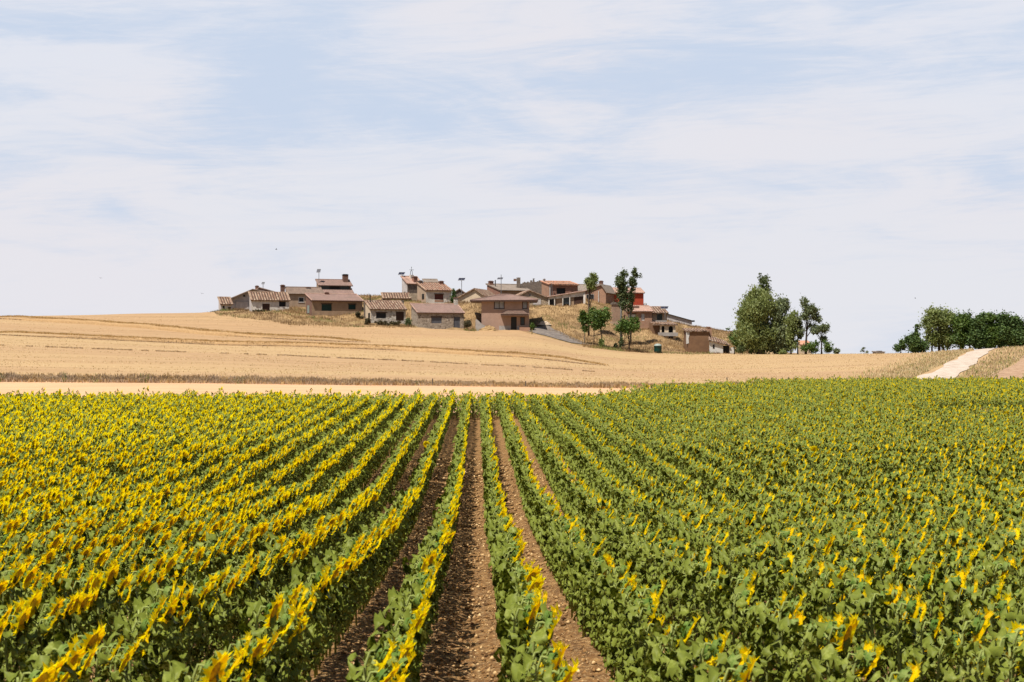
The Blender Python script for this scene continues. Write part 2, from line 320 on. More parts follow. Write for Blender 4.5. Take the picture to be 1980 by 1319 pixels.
def ribbon(name, path, width, m, lift=.05, kind='structure', prof=None, step=2.0, jit=.0):
    """a strip that follows the ground along (x, y) points; prof = list of (side -1..1, height)"""
    prof = prof or [(-1, 0), (-.5, .02), (0, .03), (.5, .02), (1, 0)]
    pts = [np.array(p, float) for p in path]; P2 = []
    for a, b in zip(pts[:-1], pts[1:]):
        n = max(1, int(np.linalg.norm(b-a)/step)); P2 += [a+(b-a)*i/n for i in range(n)]
    P2.append(pts[-1]); P2 = np.array(P2); T = np.gradient(P2, axis=0); T /= np.linalg.norm(T, axis=1)[:, None]; N = np.stack([T[:, 1], -T[:, 0]], -1)
    V = []; tp = np.ones(len(P2))
    if kind == 'taper': kind = None; e_ = np.minimum(np.arange(len(P2)), len(P2)-1-np.arange(len(P2))); tp = np.clip(e_/28, 0, 1)
    for (s, h) in prof:
        wv = width/2*(1+jit*(noise2(np.arange(len(P2))*.23, np.zeros(len(P2))+s*3, 9)-.5)*2)
        q = P2+N*(s*wv*(.3+.7*tp))[:, None]; hh = (h*tp-.06*(1-tp))*(1+jit*(noise2(np.arange(len(P2))*.31, np.zeros(len(P2))+7, 5)-.5)*2)
        V.append(np.stack([q[:, 0], q[:, 1], Hn(q[:, 0], q[:, 1])+lift+hh], -1))
    V = np.stack(V, 1); n, k = V.shape[:2]; idx = np.arange(n*k).reshape(n, k)
    Qs = np.stack([idx[:-1, :-1], idx[:-1, 1:], idx[1:, 1:], idx[1:, :-1]], -1).reshape(-1, 4)
    o = link(name, npmesh(name, V.reshape(-1, 3), Qs, mats=[m], smooth=True))
    if kind: o['kind'] = kind
    return o
def gx(px, D): return ((px-990)/F*D, D)
M_track = mat('chalk_gravel', lambda t: pbsdf(t, t.mix(t.smooth(t.noise(t.new('ShaderNodeMapping', {'Vector': posn(t), 'Rotation': (0, 0, R(17)), 'Scale': (1.6, .16, 1)}).outputs[0], 1.3, 7, .75), .38, .62), (.72, .59, .48), (.52, .41, .31)), .95, (t.noise(posn(t), 5, 4), .4, .05)))
ribbon('track', [gx(1790, 148), gx(1807, 160), gx(1834, 180), gx(1862, 205), gx(1886, 232), gx(1905, 255), gx(1930, 300), gx(1950, 420)], 2.9, M_track, .06, jit=.28)
def plm(t):
    p = posn(t); n = t.noise(p, 1.5, 7, .7); return pbsdf(t, t.ramp(n, [(.3, (.28, .16, .09)), (.5, (.48, .30, .18)), (.65, (.62, .44, .28))]), .95, (n, .8, .2))
M_plough = mat('ploughed_earth', plm)
ribbon('ploughed_field', [gx(2075, 157), gx(2090, 185), gx(2110, 225)], 14.5, M_plough, .06, prof=[(s/6, 0.0) for s in range(-6, 7)], jit=.06)
def yardm(t):
    n = t.noise(posn(t), 1.2, 7, .7); return pbsdf(t, t.ramp(n, [(.35, (.14, .115, .10)), (.55, (.24, .20, .17)), (.7, (.36, .29, .22))]), .95, (n, .4, .06))
ribbon('gravel_yard', [gx(1034, 292.5), gx(1062, 288), gx(1095, 284.5), gx(1128, 281.5)], 5.2, mat('grey_gravel', yardm), .08, prof=[(s/5, 0.0) for s in range(-5, 6)], jit=.1, step=1)

# ------------------------------------------------------------ straw, grass and weeds (nobody could count these)
def blades(name, X, Y, hgt, wid, mats, label=None, zoff=-.03, mi=None, bend=.4, cat='dry grass'):
    n = len(X); Z = Hn(X, Y)+zoff; a = RNG.uniform(0, 2*np.pi, n); la = RNG.uniform(0, 2*np.pi, n); ln = RNG.uniform(.05, bend, n)*hgt
    dx, dy = np.cos(a)*wid/2, np.sin(a)*wid/2; tx, ty = np.cos(la)*ln, np.sin(la)*ln
    V = np.stack([np.stack([X-dx, Y-dy, Z], -1), np.stack([X+dx, Y+dy, Z], -1), np.stack([X+dx*.8+tx*.35, Y+dy*.8+ty*.35, Z+hgt*.6], -1), np.stack([X-dx*.8+tx*.35, Y-dy*.8+ty*.35, Z+hgt*.6], -1),
                  np.stack([X+tx, Y+ty, Z+hgt], -1)], 1).reshape(-1, 3)
    b = np.arange(n)*5; q = np.stack([b, b+1, b+2, b+3], -1); t = np.stack([b+3, b+2, b+4], -1)
    o = link(name, npmesh(name, V, q, t, mats=mats, qm=mi, tm=mi)); tag(o, label, cat if label else None, kind='stuff'); return o
M_dry = leafmat('dry_grass', [(.44, .27, .125), (.62, .41, .20), (.74, .53, .28)], rough=.8, trans=.3, spec=.1, nscale=.5, fine=4)
M_brown = leafmat('brown_weeds', [(.38, .26, .17), (.50, .355, .24), (.62, .46, .32)], rough=.9, trans=.25, spec=.05, nscale=.5, fine=4)
M_hdry = leafmat('hill_grass', [(.26, .155, .075), (.42, .27, .13), (.56, .38, .19)], rough=.8, trans=.25, spec=.1, nscale=.4, fine=3)
M_hbrown = leafmat('hill_brown_grass', [(.16, .10, .055), (.27, .17, .09), (.38, .26, .14)], rough=.9, trans=.2, spec=.05, nscale=.4, fine=3)
M_green = leafmat('green_weeds', [(.08, .10, .03), (.16, .19, .05), (.30, .30, .10)], rough=.8, trans=.2, spec=.1, nscale=.6, fine=4)
M_pale = leafmat('pale_oats', [(.55, .40, .20), (.72, .55, .30), (.80, .66, .42)], rough=.8, trans=.2, spec=.1, nscale=.5, fine=4)
def xs_of(px, D): return (px-990)/F*D
# verge below the stubble field
n = 46000; px = RNG.uniform(-60, 1560, n); dens = np.interp(px, [-60, 500, 800, 1300, 1560], [1, 1, .75, .6, .7]); k = RNG.random(n) < dens; px = px[k]
D = verge_d(px)+RNG.normal(.9, .9, len(px)); hh = np.interp(px, [0, 500, 900, 1560], [.30, .27, .22, .30])*RNG.uniform(.4, 1.25, len(px))*(.6+.8*noise2(px/9, px*0, 2))
mi = np.where(RNG.random(len(px)) < np.interp(px, [0, 600, 1000], [.66, .55, .40])*(.5+noise2(px/23, px*0+3, 2)), 0, 1)
mi = np.where(noise2(px/31, px*0+9, 6) > .86, np.where(RNG.random(len(px)) < .2, 2, mi), mi)
blades('dry_grass_verge', xs_of(px, D), D, hh, .07, [M_brown, M_dry, M_green], 'band of tall brown dry grass along the lower edge of the stubble field', mi=mi)
# hillside round the village
n = 190000; px = RNG.uniform(385, 1560, n); D = RNG.uniform(276, 345, n); k = D > hill_d(px)-1.0; px, D = px[k], D[k]
k = RNG.random(len(px)) < (.25+.9*noise2(px/25, D/4, 12)); px, D = px[k], D[k]
yard = (px > 1030) & (px < 1125) & (D < 293.8-(px-1030)*.11) ; px, D = px[~yard], D[~yard]
foot = ((px > 803) & (px < 897) & (D < 297)) | ((px > 928) & (px < 1026) & (D < 291)); px, D = px[~foot], D[~foot]
X = xs_of(px, D); nz = noise2(X/4, D/5, 31); mi = np.where(nz+RNG.normal(0, .1, len(X)) > .55, 1, 0); mi = np.where(noise2(X/5, D/3, 33) > .68, np.where(RNG.random(len(X)) < .6, 2, mi), mi)
blades('dry_hillside_grass', X, D, RNG.uniform(.12, .5, len(X))*(.5+noise2(X/2.2, D/2.2, 5)), .055, [M_hdry, M_hbrown, M_green], 'tufts of straw coloured grass on the hillside around the houses', mi=mi)
# both sides of the track
n = 26000; D = RNG.uniform(150, 262, n); tc_ = np.interp(D, [148, 160, 180, 205, 232, 255, 300], [1790, 1807, 1834, 1862, 1886, 1905, 1930]); Xt = xs_of(tc_, D)
side = RNG.random(n) < .5; off = np.where(side, -1.9-np.abs(RNG.normal(0, 2.4, n)), 1.9+RNG.uniform(0, 1, n)**.8*np.interp(D, [150, 200, 262], [5.5, 8.5, 16])); X = Xt+off; k = (X < np.interp(D, [157, 185, 225], [41.2, 50.7, 64.5])) | (D > 226); X, D, side = X[k], D[k], side[k]; n = len(X)
mi = np.where(RNG.random(n) < np.where(side, .25, .5), np.where(RNG.random(n) < .5, 1, 2), 0)
blades('dry_track_grass', X, D, RNG.uniform(.10, .40, n), .07, [M_pale, M_brown, M_green], 'dry grass and weeds on both banks of the chalky track', mi=mi)
# stubble field: loose straw and cut stalks
n = 60000; px = RNG.uniform(-40, 1800, n); D = RNG.uniform(141, 300, n)**1.0; k = (D < hill_d(px)) & (D > verge_d(px)+3) & (noise2(xs_of(px, D)/9, D/2.0, 40) > .45) & (px < np.interp(D, [150, 262], [1740, 1830])); px, D = px[k], D[k]
mi = np.where(RNG.random(len(px)) < .3, 0, 1)
blades('cut_straw', xs_of(px, D), D, RNG.uniform(.05, .14, len(px)), .07, [M_dry, M_pale], 'short cut straw stalks over the harvested slope', mi=mi, bend=1.2, cat='straw')
# uncut bands left by the combine
M_stand = mat('standing_crop', lambda t: pbsdf(t, t.ramp(t.noise(t.scale(posn(t), (3, 3, .6)), 2.0, 6, .7), [(.3, (.36, .215, .10)), (.5, (.47, .295, .14)), (.7, (.60, .395, .19))]), .95, (t.noise(posn(t), 8, 4), .6, .08)))
M_band = leafmat('standing_wheat', [(.56, .36, .17), (.70, .46, .22), (.80, .55, .27)], rough=.8, trans=.45, spec=.05, nscale=.3, fine=2)
def row_grass(name, pts, wdt, hgt, n, mats, label, p0=.5, bed=True):
    pp = np.array(pts, float)
    n = int(n*1.0); L = RNG.uniform(pp[0, 0], pp[-1, 0], n); D = np.interp(L, pp[:, 0], pp[:, 1])+RNG.uniform(-wdt/2, wdt/2, n)
    hh = hgt*RNG.uniform(.6, 1.1, n)*(.8+.4*noise2(L/8, L*0, 3)); mi = np.where(RNG.random(n) < p0, 0, 1)
    if bed:
        hh = hh*.38; tpb = np.clip(np.minimum(L-pp[0, 0], pp[-1, 0]-L)/60, 0, 1); k = RNG.random(n) < tpb; L, D, hh, mi = L[k], D[k], hh[k], mi[k]
        foot = RNG.random(len(L)) < .2; D = np.where(foot, np.interp(L, pp[:, 0], pp[:, 1])-wdt*.56+RNG.normal(0, .12, len(L)), D); mi = np.where(foot, 2, mi); hh = np.where(foot, .16, hh)
    else: k = noise2(L/14, L*0, 71) > .42; L, D, hh, mi = L[k], D[k], hh[k], mi[k]
    o = blades(name, xs_of(L, D), D, hh, .07, mats, label, mi=mi, bend=.6, cat='uncut crop', zoff=np.where(mi == 2, 0.0, hgt*.72*np.clip(np.minimum(L-pp[0, 0], pp[-1, 0]-L)/90, 0, 1)) if bed else -.03)
    if bed:
        rb = ribbon('crop_bed', [gx(a, b) for a, b in pts], wdt*.95, M_stand, -.02, 'taper', [(-1.15, -.05), (-1, hgt*.75), (-.5, hgt*.85), (0, hgt*.82), (.5, hgt*.86), (.9, hgt*.78), (1.0, hgt*.45), (1.08, -.05)], step=.8, jit=.16); rb.parent = o
    return o
row_grass('uncut_wheat_band', [(-60, 291), (0, 287), (210, 274), (420, 263), (560, 256), (720, 252)], 3.0, .60, 14000, [M_band, M_dry, M_brown], 'upper raised band of uncut golden wheat across the slope', .8)
row_grass('uncut_wheat_band', [(-60, 236), (0, 236), (420, 236), (760, 231), (1000, 222), (1180, 210)], 3.0, .58, 20000, [M_band, M_dry, M_brown], 'middle raised band of uncut golden wheat crossing the slope', .75)
row_grass('uncut_wheat_band', [(-60, 200.5), (0, 200.5), (420, 200), (860, 194), (1150, 184)], 1.0, .18, 7000, [M_dry, M_brown], 'lowest thin dark line of uncut stalks across the slope', .35, bed=False)

# ------------------------------------------------------------ sunflowers
def rot_to(n):   # columns: two tangents and the normal
    n = Vector(n).normalized(); u = n.cross(Vector((0, 1, 0))).normalized(); v = n.cross(u); return u, v, n
def leaf_geo(base, azm, L, droop, lod, W=None):
    W = W or L*.33; seg = {0: 5, 1: 3, 2: 2}[lod]; wd = {0: [.05, .85, 1.0, .75, .4, 0], 1: [.2, 1.0, .7, 0], 2: [.45, .9, 0]}[lod]
    ca, sa = math.cos(azm), math.sin(azm); V = []; r = 0.0; z = 0.0; ang = random.uniform(.0, .9); tw = random.uniform(-.9, .9)
    pet = L*.5; pr = pet*math.cos(ang+.2); pz = pet*math.sin(ang+.2)
    for i in range(seg+1):
        fold = W*wd[i]*random.uniform(.0, .75)
        for s in (-1, 0, 1):
            y = s*W*wd[i]; zz = z+(fold if s else 0)+y*tw; V.append((base[0]+ca*(pr+r)-sa*y, base[1]+sa*(pr+r)+ca*y, base[2]+pz+zz))
        st = L/seg; r += st*math.cos(ang); z += st*math.sin(ang); ang -= droop/seg*random.uniform(.8, 1.3)
    Fq = []
    for i in range(seg):
        for s in (0, 1): a = i*3+s; Fq.append((a, a+1, a+4, a+3))
    V = [(x+random.gauss(0, L*.07), y_+random.gauss(0, L*.07), z_+random.gauss(0, L*.09)) for x, y_, z_ in V]
    k0 = len(V); bx_, by_, bz_ = base; e = V[1]; wq = .006 if lod == 0 else .008
    for t_, up in ((0, 0), (.5, pet*.16), (1, 0)):
        x_, y_, z_ = bx_+(e[0]-bx_)*t_, by_+(e[1]-by_)*t_, bz_+(e[2]-bz_)*t_+up; V += [(x_-sa*wq, y_+ca*wq, z_), (x_+sa*wq, y_-ca*wq, z_)]
    return V, Fq, [(k0, k0+1, k0+3, k0+2), (k0+2, k0+3, k0+5, k0+4)]
def sunflower_geo(lod, h=.86, var=0):
    """returns dict part -> (verts, quads, tris)"""
    out = {}; lean = (random.uniform(-.04, .04), random.uniform(-.04, .04)); n = {0: 6, 1: 4, 2: 3}[lod]
    top = (lean[0], lean[1], h); hd = (.105+lean[0], lean[1]+random.uniform(-.02, .02), h-.005)
    nrm = Vector((1, random.uniform(-.22, .10), random.uniform(-.75, -.3))).normalized()
    pts = [(0, 0, -.06), (lean[0]*.5, lean[1]*.5, h*.5), (lean[0]*.9, lean[1]*.9, h*.84), (lean[0]+.008, lean[1], h*.95), (lean[0]+.032, lean[1], h+.022), (hd[0]-nrm.x*.045-.012, hd[1]-nrm.y*.04, hd[2]-nrm.z*.04+.008), (hd[0]-nrm.x*.03, hd[1]-nrm.y*.03, hd[2]-nrm.z*.03)]
    if lod == 2: pts = [pts[0], pts[2], pts[4], pts[6]]
    mb = MB(); mb.tube(pts, [.012, .011, .0095, .008, .007, .007, .008][:len(pts)], n); out['stem'] = mb
    mb = MB(); nl = {0: 36, 1: 22, 2: 11}[lod]
    for i in range(nl):
        t = (i+.5)/nl; zz = .06+t*(h-.07); a = i*2.4+random.uniform(-.4, .4)+var
        L = (.085+.085*math.sin(min(1, t*1.35)*math.pi*.62))*(random.uniform(.55, 1.2) if lod < 2 else random.uniform(.8, 1.2))*(1.0 if lod == 2 else .86 if lod == 1 else .76)
        V, q, tr = leaf_geo((lean[0]*t, lean[1]*t, zz), a, L, random.uniform(2.0, 3.8), lod)
        b = len(mb.v); mb.v += V; mb.f += [[b+j for j in x] for x in q+tr]; mb.m += [0]*len(q)+[1]*len(tr)
    out['leaves'] = mb
    u, v, nn = rot_to(nrm); c = Vector(hd); r0 = .047*random.uniform(.85, 1.15)
    def ring(r, off, k, ph=0): return [tuple(c+u*(math.cos(2*math.pi*i/k+ph)*r)+v*(math.sin(2*math.pi*i/k+ph)*r)+nn*off) for i in range(k)]
    k = {0: 14, 1: 8, 2: 6}[lod]
    mb = MB(); A = ring(r0*1.15, .002, k); B = ring(r0*.65, -.042, k)      # green back with bracts
    for i in range(k): mb.poly([A[i], B[i], B[(i+1) % k], A[(i+1) % k]])
    mb.poly(B)
    if lod < 2:
        br = 14 if lod == 0 else 7
        for i in range(br):
            a = 2*math.pi*i/br+random.uniform(-.2, .2); d = u*math.cos(a)+v*math.sin(a); s = (u*-math.sin(a)+v*math.cos(a))*.016
            p0 = c+d*r0*1.05-nn*.022; p1 = c+d*(r0*1.75)-nn*random.uniform(.0, .05); mb.poly([p0-s, p1, p0+s])
    out['flower_head'] = mb
    mb = MB(); A = ring(r0*1.0, .006, k); 
    if lod == 0:
        B = ring(r0*.55, .018, k)
        for i in range(k): mb.poly([A[i], A[(i+1) % k], B[(i+1) % k], B[i]])
        mb.poly(B)
    else: mb.poly(A)
    out['seed_disc'] = mb
    mb = MB(); np_ = {0: 30, 1: 15, 2: 8}[lod]; wd = {0: .021, 1: .032, 2: .052}[lod]
    for i in range(np_):
        a = 2*math.pi*i/np_+random.uniform(-.12, .12); d = u*math.cos(a)+v*math.sin(a); s = (u*-math.sin(a)+v*math.cos(a))*wd*random.uniform(.8, 1.2)
        R1 = r0+(.086 if lod else .072)*random.uniform(.85, 1.12); back = random.uniform(-.026, .030)
        p0 = c+d*r0*.88+nn*.004; pm = c+d*(r0+.044)+nn*(.018); p1 = c+d*R1+nn*back
        if lod < 2: mb.poly([p0-s*.55, pm-s, pm+s, p0+s*.55]); mb.poly([pm-s, p1, pm+s])
        else: mb.poly([p0-s*.7, p1-s*.45, p1+s*.45, p0+s*.7])
    out['petals'] = mb
    return out
PARTS = ['stem', 'leaves', 'flower_head', 'petals', 'seed_disc']; PM = [M_stem, M_leaf, M_calyx, M_petal, M_disc]
def flatten(geo):
    V = []; q = []; t = []; qm = []; tm = []
    for k, p in enumerate(PARTS):
        mb = geo[p]; b = len(V); V += [tuple(x) for x in mb.v]
        for fi, f in enumerate(mb.f):
            f = [b+i for i in f]
            if len(f) == 4: q.append(f); qm.append(0 if (p == 'leaves' and mb.m[fi] == 1) else k)
            elif len(f) == 3: t.append(f); tm.append(k)
            else:
                for j in range(1, len(f)-1): t.append([f[0], f[j], f[j+1]]); tm.append(k)
    return np.array(V), np.array(q), np.array(t), np.array(qm), np.array(tm)
SLOPE = -.0189; PITCH = .9; OFF = .36
plants = []                                    # (x, y, row)
for row in range(-60, 75):
    x0 = (row+OFF)*PITCH; y = 9.0+random.random()*.3
    while y < 152:
        x = SLOPE*y+x0+random.gauss(0, .022); px = 990+F*x/y
        if px < -140 and y < 12: pass
        if -60-4000/y < px < 2040+4000/y and y < field_end(px):
            gap = (px > 1745) and (78.5 < y < 84)
            gap = gap or (noise2(np.array([x/1.3]), np.array([y/1.6]), 77)[0] < .055)
            if not gap: plants.append((x, y, row))
        y += random.uniform(.17, .27)*(1.18 if y < 26 else 1 if y < 60 else 1.15)
for yy in np.arange(93.2, 101.2, .75):      # headland: a few rows across the end of the field
    x = -36.0
    while x < 12:
        x += random.uniform(.2, .36); px = 990+F*x/yy
        if random.random() < .9: plants.append((x, yy+random.gauss(0, .12), 99))
plants = np.array(plants); X, Y, ROW = plants.T; Zg = Hn(X, Y); PX = 990+F*X/Y; TOPY = HZ-(Zg+.75-ZC)/Y*F
inframe = (PX > 6) & (PX < 1974) & (TOPY < 1312)
order = np.argsort(Y+np.where(inframe, 0, 1e6)); solo = set(order[:300].tolist())
ORD = ['first', 'second', 'third', 'fourth', 'fifth', 'sixth', 'seventh', 'eighth', 'ninth', 'tenth', 'eleventh', 'twelfth']
def ordn(i):
    if i < 12: return ORD[i]
    i += 1; return f"{i}{'th' if 10 < i % 100 < 14 else {1: 'st', 2: 'nd', 3: 'rd'}.get(i % 10, 'th')}"
protos = []
for v in range(9):
    geo = sunflower_geo(0, var=v*1.7); d = {}
    for p, m_ in zip(PARTS, PM):
        mb = geo[p]; me = bpy.data.meshes.new(p); me.from_pydata([tuple(x) for x in mb.v], [], mb.f); me.materials.append(m_)
        if p == 'leaves': me.materials.append(M_stem); me.polygons.foreach_set('material_index', mb.m)
        me.update(); d[p] = me
        if p in ('leaves', 'petals', 'stem'): me.polygons.foreach_set('use_smooth', [True]*len(mb.f))
    protos.append(d)
def place_sunflower(x, y, z, label):
    d = random.choice(protos); root = empty('sunflower', (x, y, z), random.gauss(0, .16)); s = random.uniform(.84, 1.12); root.scale = (s, s, s*random.uniform(.94, 1.06)); root.empty_display_size = .1
    tag(root, label, 'sunflower', 'sunflowers growing in rows')
    link('stem', d['stem'], root); link('leaves', d['leaves'], root); fh = link('flower_head', d['flower_head'], root)
    link('petals', d['petals'], fh); link('seed_disc', d['seed_disc'], fh)
count = {}
for i in sorted(solo, key=lambda i: Y[i]):
    r = int(ROW[i]); c = count.get(r, 0); count[r] = c+1
    side = 'right' if r >= 0 else 'left'; rn = r if r >= 0 else -r-1
    place_sunflower(X[i], Y[i], Zg[i], f"{ordn(c)} yellow sunflower from the photo's bottom edge, {ordn(rn)} row {side} of the central bare furrow")
# the rest of the crop as one object
lodm = [[flatten(sunflower_geo(l, var=v)) for v in range(n)] for l, n in ((0, 8), (1, 10), (2, 12))]
AV, AQ, AT, AQM, ATM = [], [], [], [], []; base = 0
rest = [i for i in range(len(X)) if i not in solo]; rest = np.array(rest)
lod = np.where(Y[rest] < 30, 0, np.where(Y[rest] < 58, 1, 2)); pick = RNG.integers(0, 1000, len(rest))
for l in range(3):
    for vi, (V, q, t, qm, tm) in enumerate(lodm[l]):
        ids = rest[(lod == l) & (pick % len(lodm[l]) == vi)]; n = len(ids)
        if n == 0: continue
        a = np.where((RNG.random(n) < .012) & (l > 0), RNG.uniform(-3.1, 3.1, n), RNG.normal(0, .13, n)); s = RNG.uniform(.84, 1.12, n)*(1+.0012*np.clip(Y[ids]-30, 0, 60)); sz = s*RNG.uniform(.92, 1.10, n)
        edge = (Y[ids] > field_end(PX[ids])-3); sz = np.where(edge & (RNG.random(n) < .10), sz*1.22, sz)
        ca, sa = np.cos(a)*s, np.sin(a)*s
        W = np.stack([V[None, :, 0]*ca[:, None]-V[None, :, 1]*sa[:, None]+X[ids][:, None], V[None, :, 0]*sa[:, None]+V[None, :, 1]*ca[:, None]+Y[ids][:, None], V[None, :, 2]*sz[:, None]+Zg[ids][:, None]], -1)
        offs = base+np.arange(n)*len(V); AV.append(W.reshape(-1, 3)); AQ.append((q[None]+offs[:, None, None]).reshape(-1, 4)); AT.append((t[None]+offs[:, None, None]).reshape(-1, 3))
        AQM.append(np.tile(qm, n)); ATM.append(np.tile(tm, n)); base += n*len(V)
crop = link('sunflower_crop', npmesh('sunflower_crop', np.concatenate(AV), np.concatenate(AQ), np.concatenate(AT), mats=PM, qm=np.concatenate(AQM), tm=np.concatenate(ATM)))
tag(crop, 'dense rows of yellow sunflowers reaching back to the pale straw strip', 'sunflower crop', 'sunflowers growing in rows', 'stuff')
print('plants', len(X), 'faces', len(crop.data.polygons))
# clods on the bare soil between the rows
n = 34000; Yc = 10+55*RNG.random(n)**1.5; rr = RNG.integers(-5, 7, n); Xc = SLOPE*Yc+(rr-.14)*PITCH+RNG.uniform(-.36, .36, n); sc = (.007+.026*RNG.random(n)**2.2)*(1+Yc/50)
ico = np.array([(0, 0, 1), (.9, 0, .1), (0, .9, 0), (-.9, 0, .1), (0, -.9, 0), (0, 0, -.6)]); it = np.array([(0, 1, 2), (0, 2, 3), (0, 3, 4), (0, 4, 1), (5, 2, 1), (5, 3, 2), (5, 4, 3), (5, 1, 4)])
Vc = ico[None]*sc[:, None, None]*RNG.uniform(.6, 1.3, (n, 6, 3)); a = RNG.uniform(0, 6.3, n); ca, sa = np.cos(a)[:, None], np.sin(a)[:, None]
Vx = Vc[..., 0]*ca-Vc[..., 1]*sa+Xc[:, None]; Vy = Vc[..., 0]*sa+Vc[..., 1]*ca+Yc[:, None]; Vz = Vc[..., 2]*.7+Hn(Xc, Yc)[:, None]+.012
clod = link('soil_clods', npmesh('soil_clods', np.stack([Vx, Vy, Vz], -1).reshape(-1, 3), tris=(it[None]+(np.arange(n)*6)[:, None, None]).reshape(-1, 3), mats=[mat('soil_clod', lambda t: pbsdf(t, t.ramp(t.noise(posn(t), 7, 4), [(.38, (.10, .045, .014)), (.5, (.36, .19, .065)), (.66, (.85, .60, .30))]), .95))]))
tag(clod, 'brown clods and small stones on the bare soil between sunflower rows', 'soil clods', kind='stuff')
# ------------------------------------------------------------ village materials
M_tile_old = tiles('old_roof_tiles', [(.27, .14, .085), (.38, .24, .16), (.46, .33, .23), (.22, .115, .08), (.52, .40, .28)], 1)
M_tile_mix = tiles('mottled_roof_tiles', [(.40, .17, .10), (.50, .28, .19), (.56, .38, .26), (.32, .16, .11)], 2)
M_tile_pink = tiles('dull_pink_roof_tiles', [(.25, .16, .13), (.31, .20, .165), (.28, .175, .145)], 3)
M_tile_brown = tiles('brown_roof_tiles', [(.20, .14, .105), (.27, .19, .145), (.23, .155, .12)], 4)
M_tile_dark = tiles('dark_porch_tiles', [(.13, .075, .055), (.17, .10, .075)], 8)
M_tile_grey = tiles('grey_brown_roof_tiles', [(.25, .195, .155), (.32, .26, .21), (.28, .22, .18)], 5)
M_tile_orange = tiles('orange_roof_tiles', [(.62, .24, .13), (.70, .34, .20), (.60, .29, .18), (.66, .40, .28)], 6)
M_tile_rose = tiles('rose_roof_tiles', [(.46, .27, .20), (.54, .35, .27), (.42, .25, .19)], 7)
M_brick = brick('red_brick', (.33, .12, .07), (.26, .10, .065), (.36, .26, .2))
M_brick_d = brick('dark_red_brick', (.21, .085, .055), (.16, .07, .05), (.24, .17, .13))
M_brick_o = brick('orange_brick', (.46, .23, .13), (.40, .20, .12), (.46, .33, .24))
M_brick_t = brick('tan_brick', (.40, .25, .17), (.35, .22, .15), (.40, .29, .21))
M_white = plaster('weathered_white_plaster', (.92, .86, .76), (.70, .62, .53), amt=.7)
M_grey = plaster('pale_grey_plaster', (.66, .61, .59), (.52, .47, .45))
M_tan = plaster('tan_plaster', (.55, .40, .28), (.46, .33, .225), amt=.3)
M_ochre = plaster('ochre_brown_plaster', (.46, .315, .20), (.36, .24, .15), amt=.35)
M_pinkw = plaster('pinkish_brown_render', (.50, .33, .245), (.44, .285, .21), amt=.12)
M_cream = plaster('cream_plaster', (.82, .66, .47), (.68, .53, .37), amt=.3)
M_adobe = plaster('brown_adobe', (.27, .15, .08), (.22, .12, .065), amt=.2)
M_red = plaster('rust_red_paint', (.56, .085, .04), (.48, .07, .035), amt=.12)
M_stone_w = stone('whitewashed_stone', [(.58, .52, .44), (.80, .75, .66), (.38, .31, .24), (.88, .84, .76)], (.62, .55, .46))
M_stone_g = stone('grey_brown_stone', [(.34, .27, .20), (.52, .42, .32), (.24, .18, .13), (.64, .54, .43)], (.52, .42, .33))
M_stone_d = stone('dark_stone', [(.17, .13, .105), (.26, .205, .16), (.21, .16, .125), (.31, .25, .20)], (.15, .12, .10))
M_stone_y = stone('yellowish_stone', [(.44, .33, .22), (.53, .42, .29), (.37, .27, .18)], (.48, .38, .27))
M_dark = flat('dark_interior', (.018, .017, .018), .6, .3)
M_glass = flat('window_glass', (.03, .036, .045), .12, .3, .6)
M_curtain = flat('pale_curtain', (.42, .42, .43), .6, .35, scale=2)
M_brownwood = flat('dark_brown_wood', (.085, .04, .025), .7, .35)
M_redwood = flat('red_brown_shutter', (.17, .05, .035), .7, .3)
M_greensh = flat('dark_green_shutter', (.012, .05, .04), .6, .3)
M_greydoor = flat('grey_metal_door', (.14, .14, .16), .5, .2)
M_palegreen = flat('pale_green_door', (.30, .36, .33), .6, .2)
M_whitep = flat('white_paint', (.74, .72, .68), .6, .15)
M_metal = flat('grey_metal', (.35, .35, .36), .45, .2, metal=.6)
M_panel = flat('solar_cells', (.035, .035, .06), .2, .3, .6)
M_black = flat('black_metal', (.02, .02, .02), .5, .2)
M_conc = plaster('grey_concrete', (.48, .44, .40), (.40, .36, .33))

def corrugated(mb, A, B, C_, D_, pitch=.30, amp=.055, rows=7, thick=.12, ragged=.0, m=0):
    if ragged > .2: pitch *= 1.45; amp *= 1.5
    """tiled slope: A,B along the eave (left, right), D_,C_ along the ridge (left, right); half-round tile courses"""
    A, B, C_, D_ = map(Vector, (A, B, C_, D_)); n = max(4, int((B-A).length/pitch))*4
    nrm = (B-A).cross(D_-A).normalized(); b = len(mb.v)
    jit = [[random.uniform(-1, 1)*ragged for _ in range(n//4+2)] for _ in range(rows+2)]
    for r in range(rows+1):
        t = r/rows
        for i in range(n+1):
            s = i/n; p = A.lerp(B, s).lerp(D_.lerp(C_, s), t)
            ph = (i % 4); hgt = amp*(0, .75, 1, .75)[ph]
            p = p+nrm*(hgt+jit[r][i//4]*.05)+(A-D_).normalized()*(jit[0][i//4]*.15 if r == 0 else 0)
            mb.v.append(tuple(p))
    for r in range(rows):
        for i in range(n): a = b+r*(n+1)+i; mb.f.append([a, a+1, a+n+2, a+n+1]); mb.m.append(1 if (ragged > .2 and i % 4 in (0, 3)) else m)  # channel faces take the darker slot, relief shade put into the colour
    lo = [p-nrm*thick for p in (A, B, C_, D_)]; hi = [p-nrm*.003 for p in (A, B, C_, D_)]
    mb.poly(lo[::-1], m)
    for i in range(4): mb.poly([lo[i], lo[(i+1) % 4], hi[(i+1) % 4], hi[i]], m)

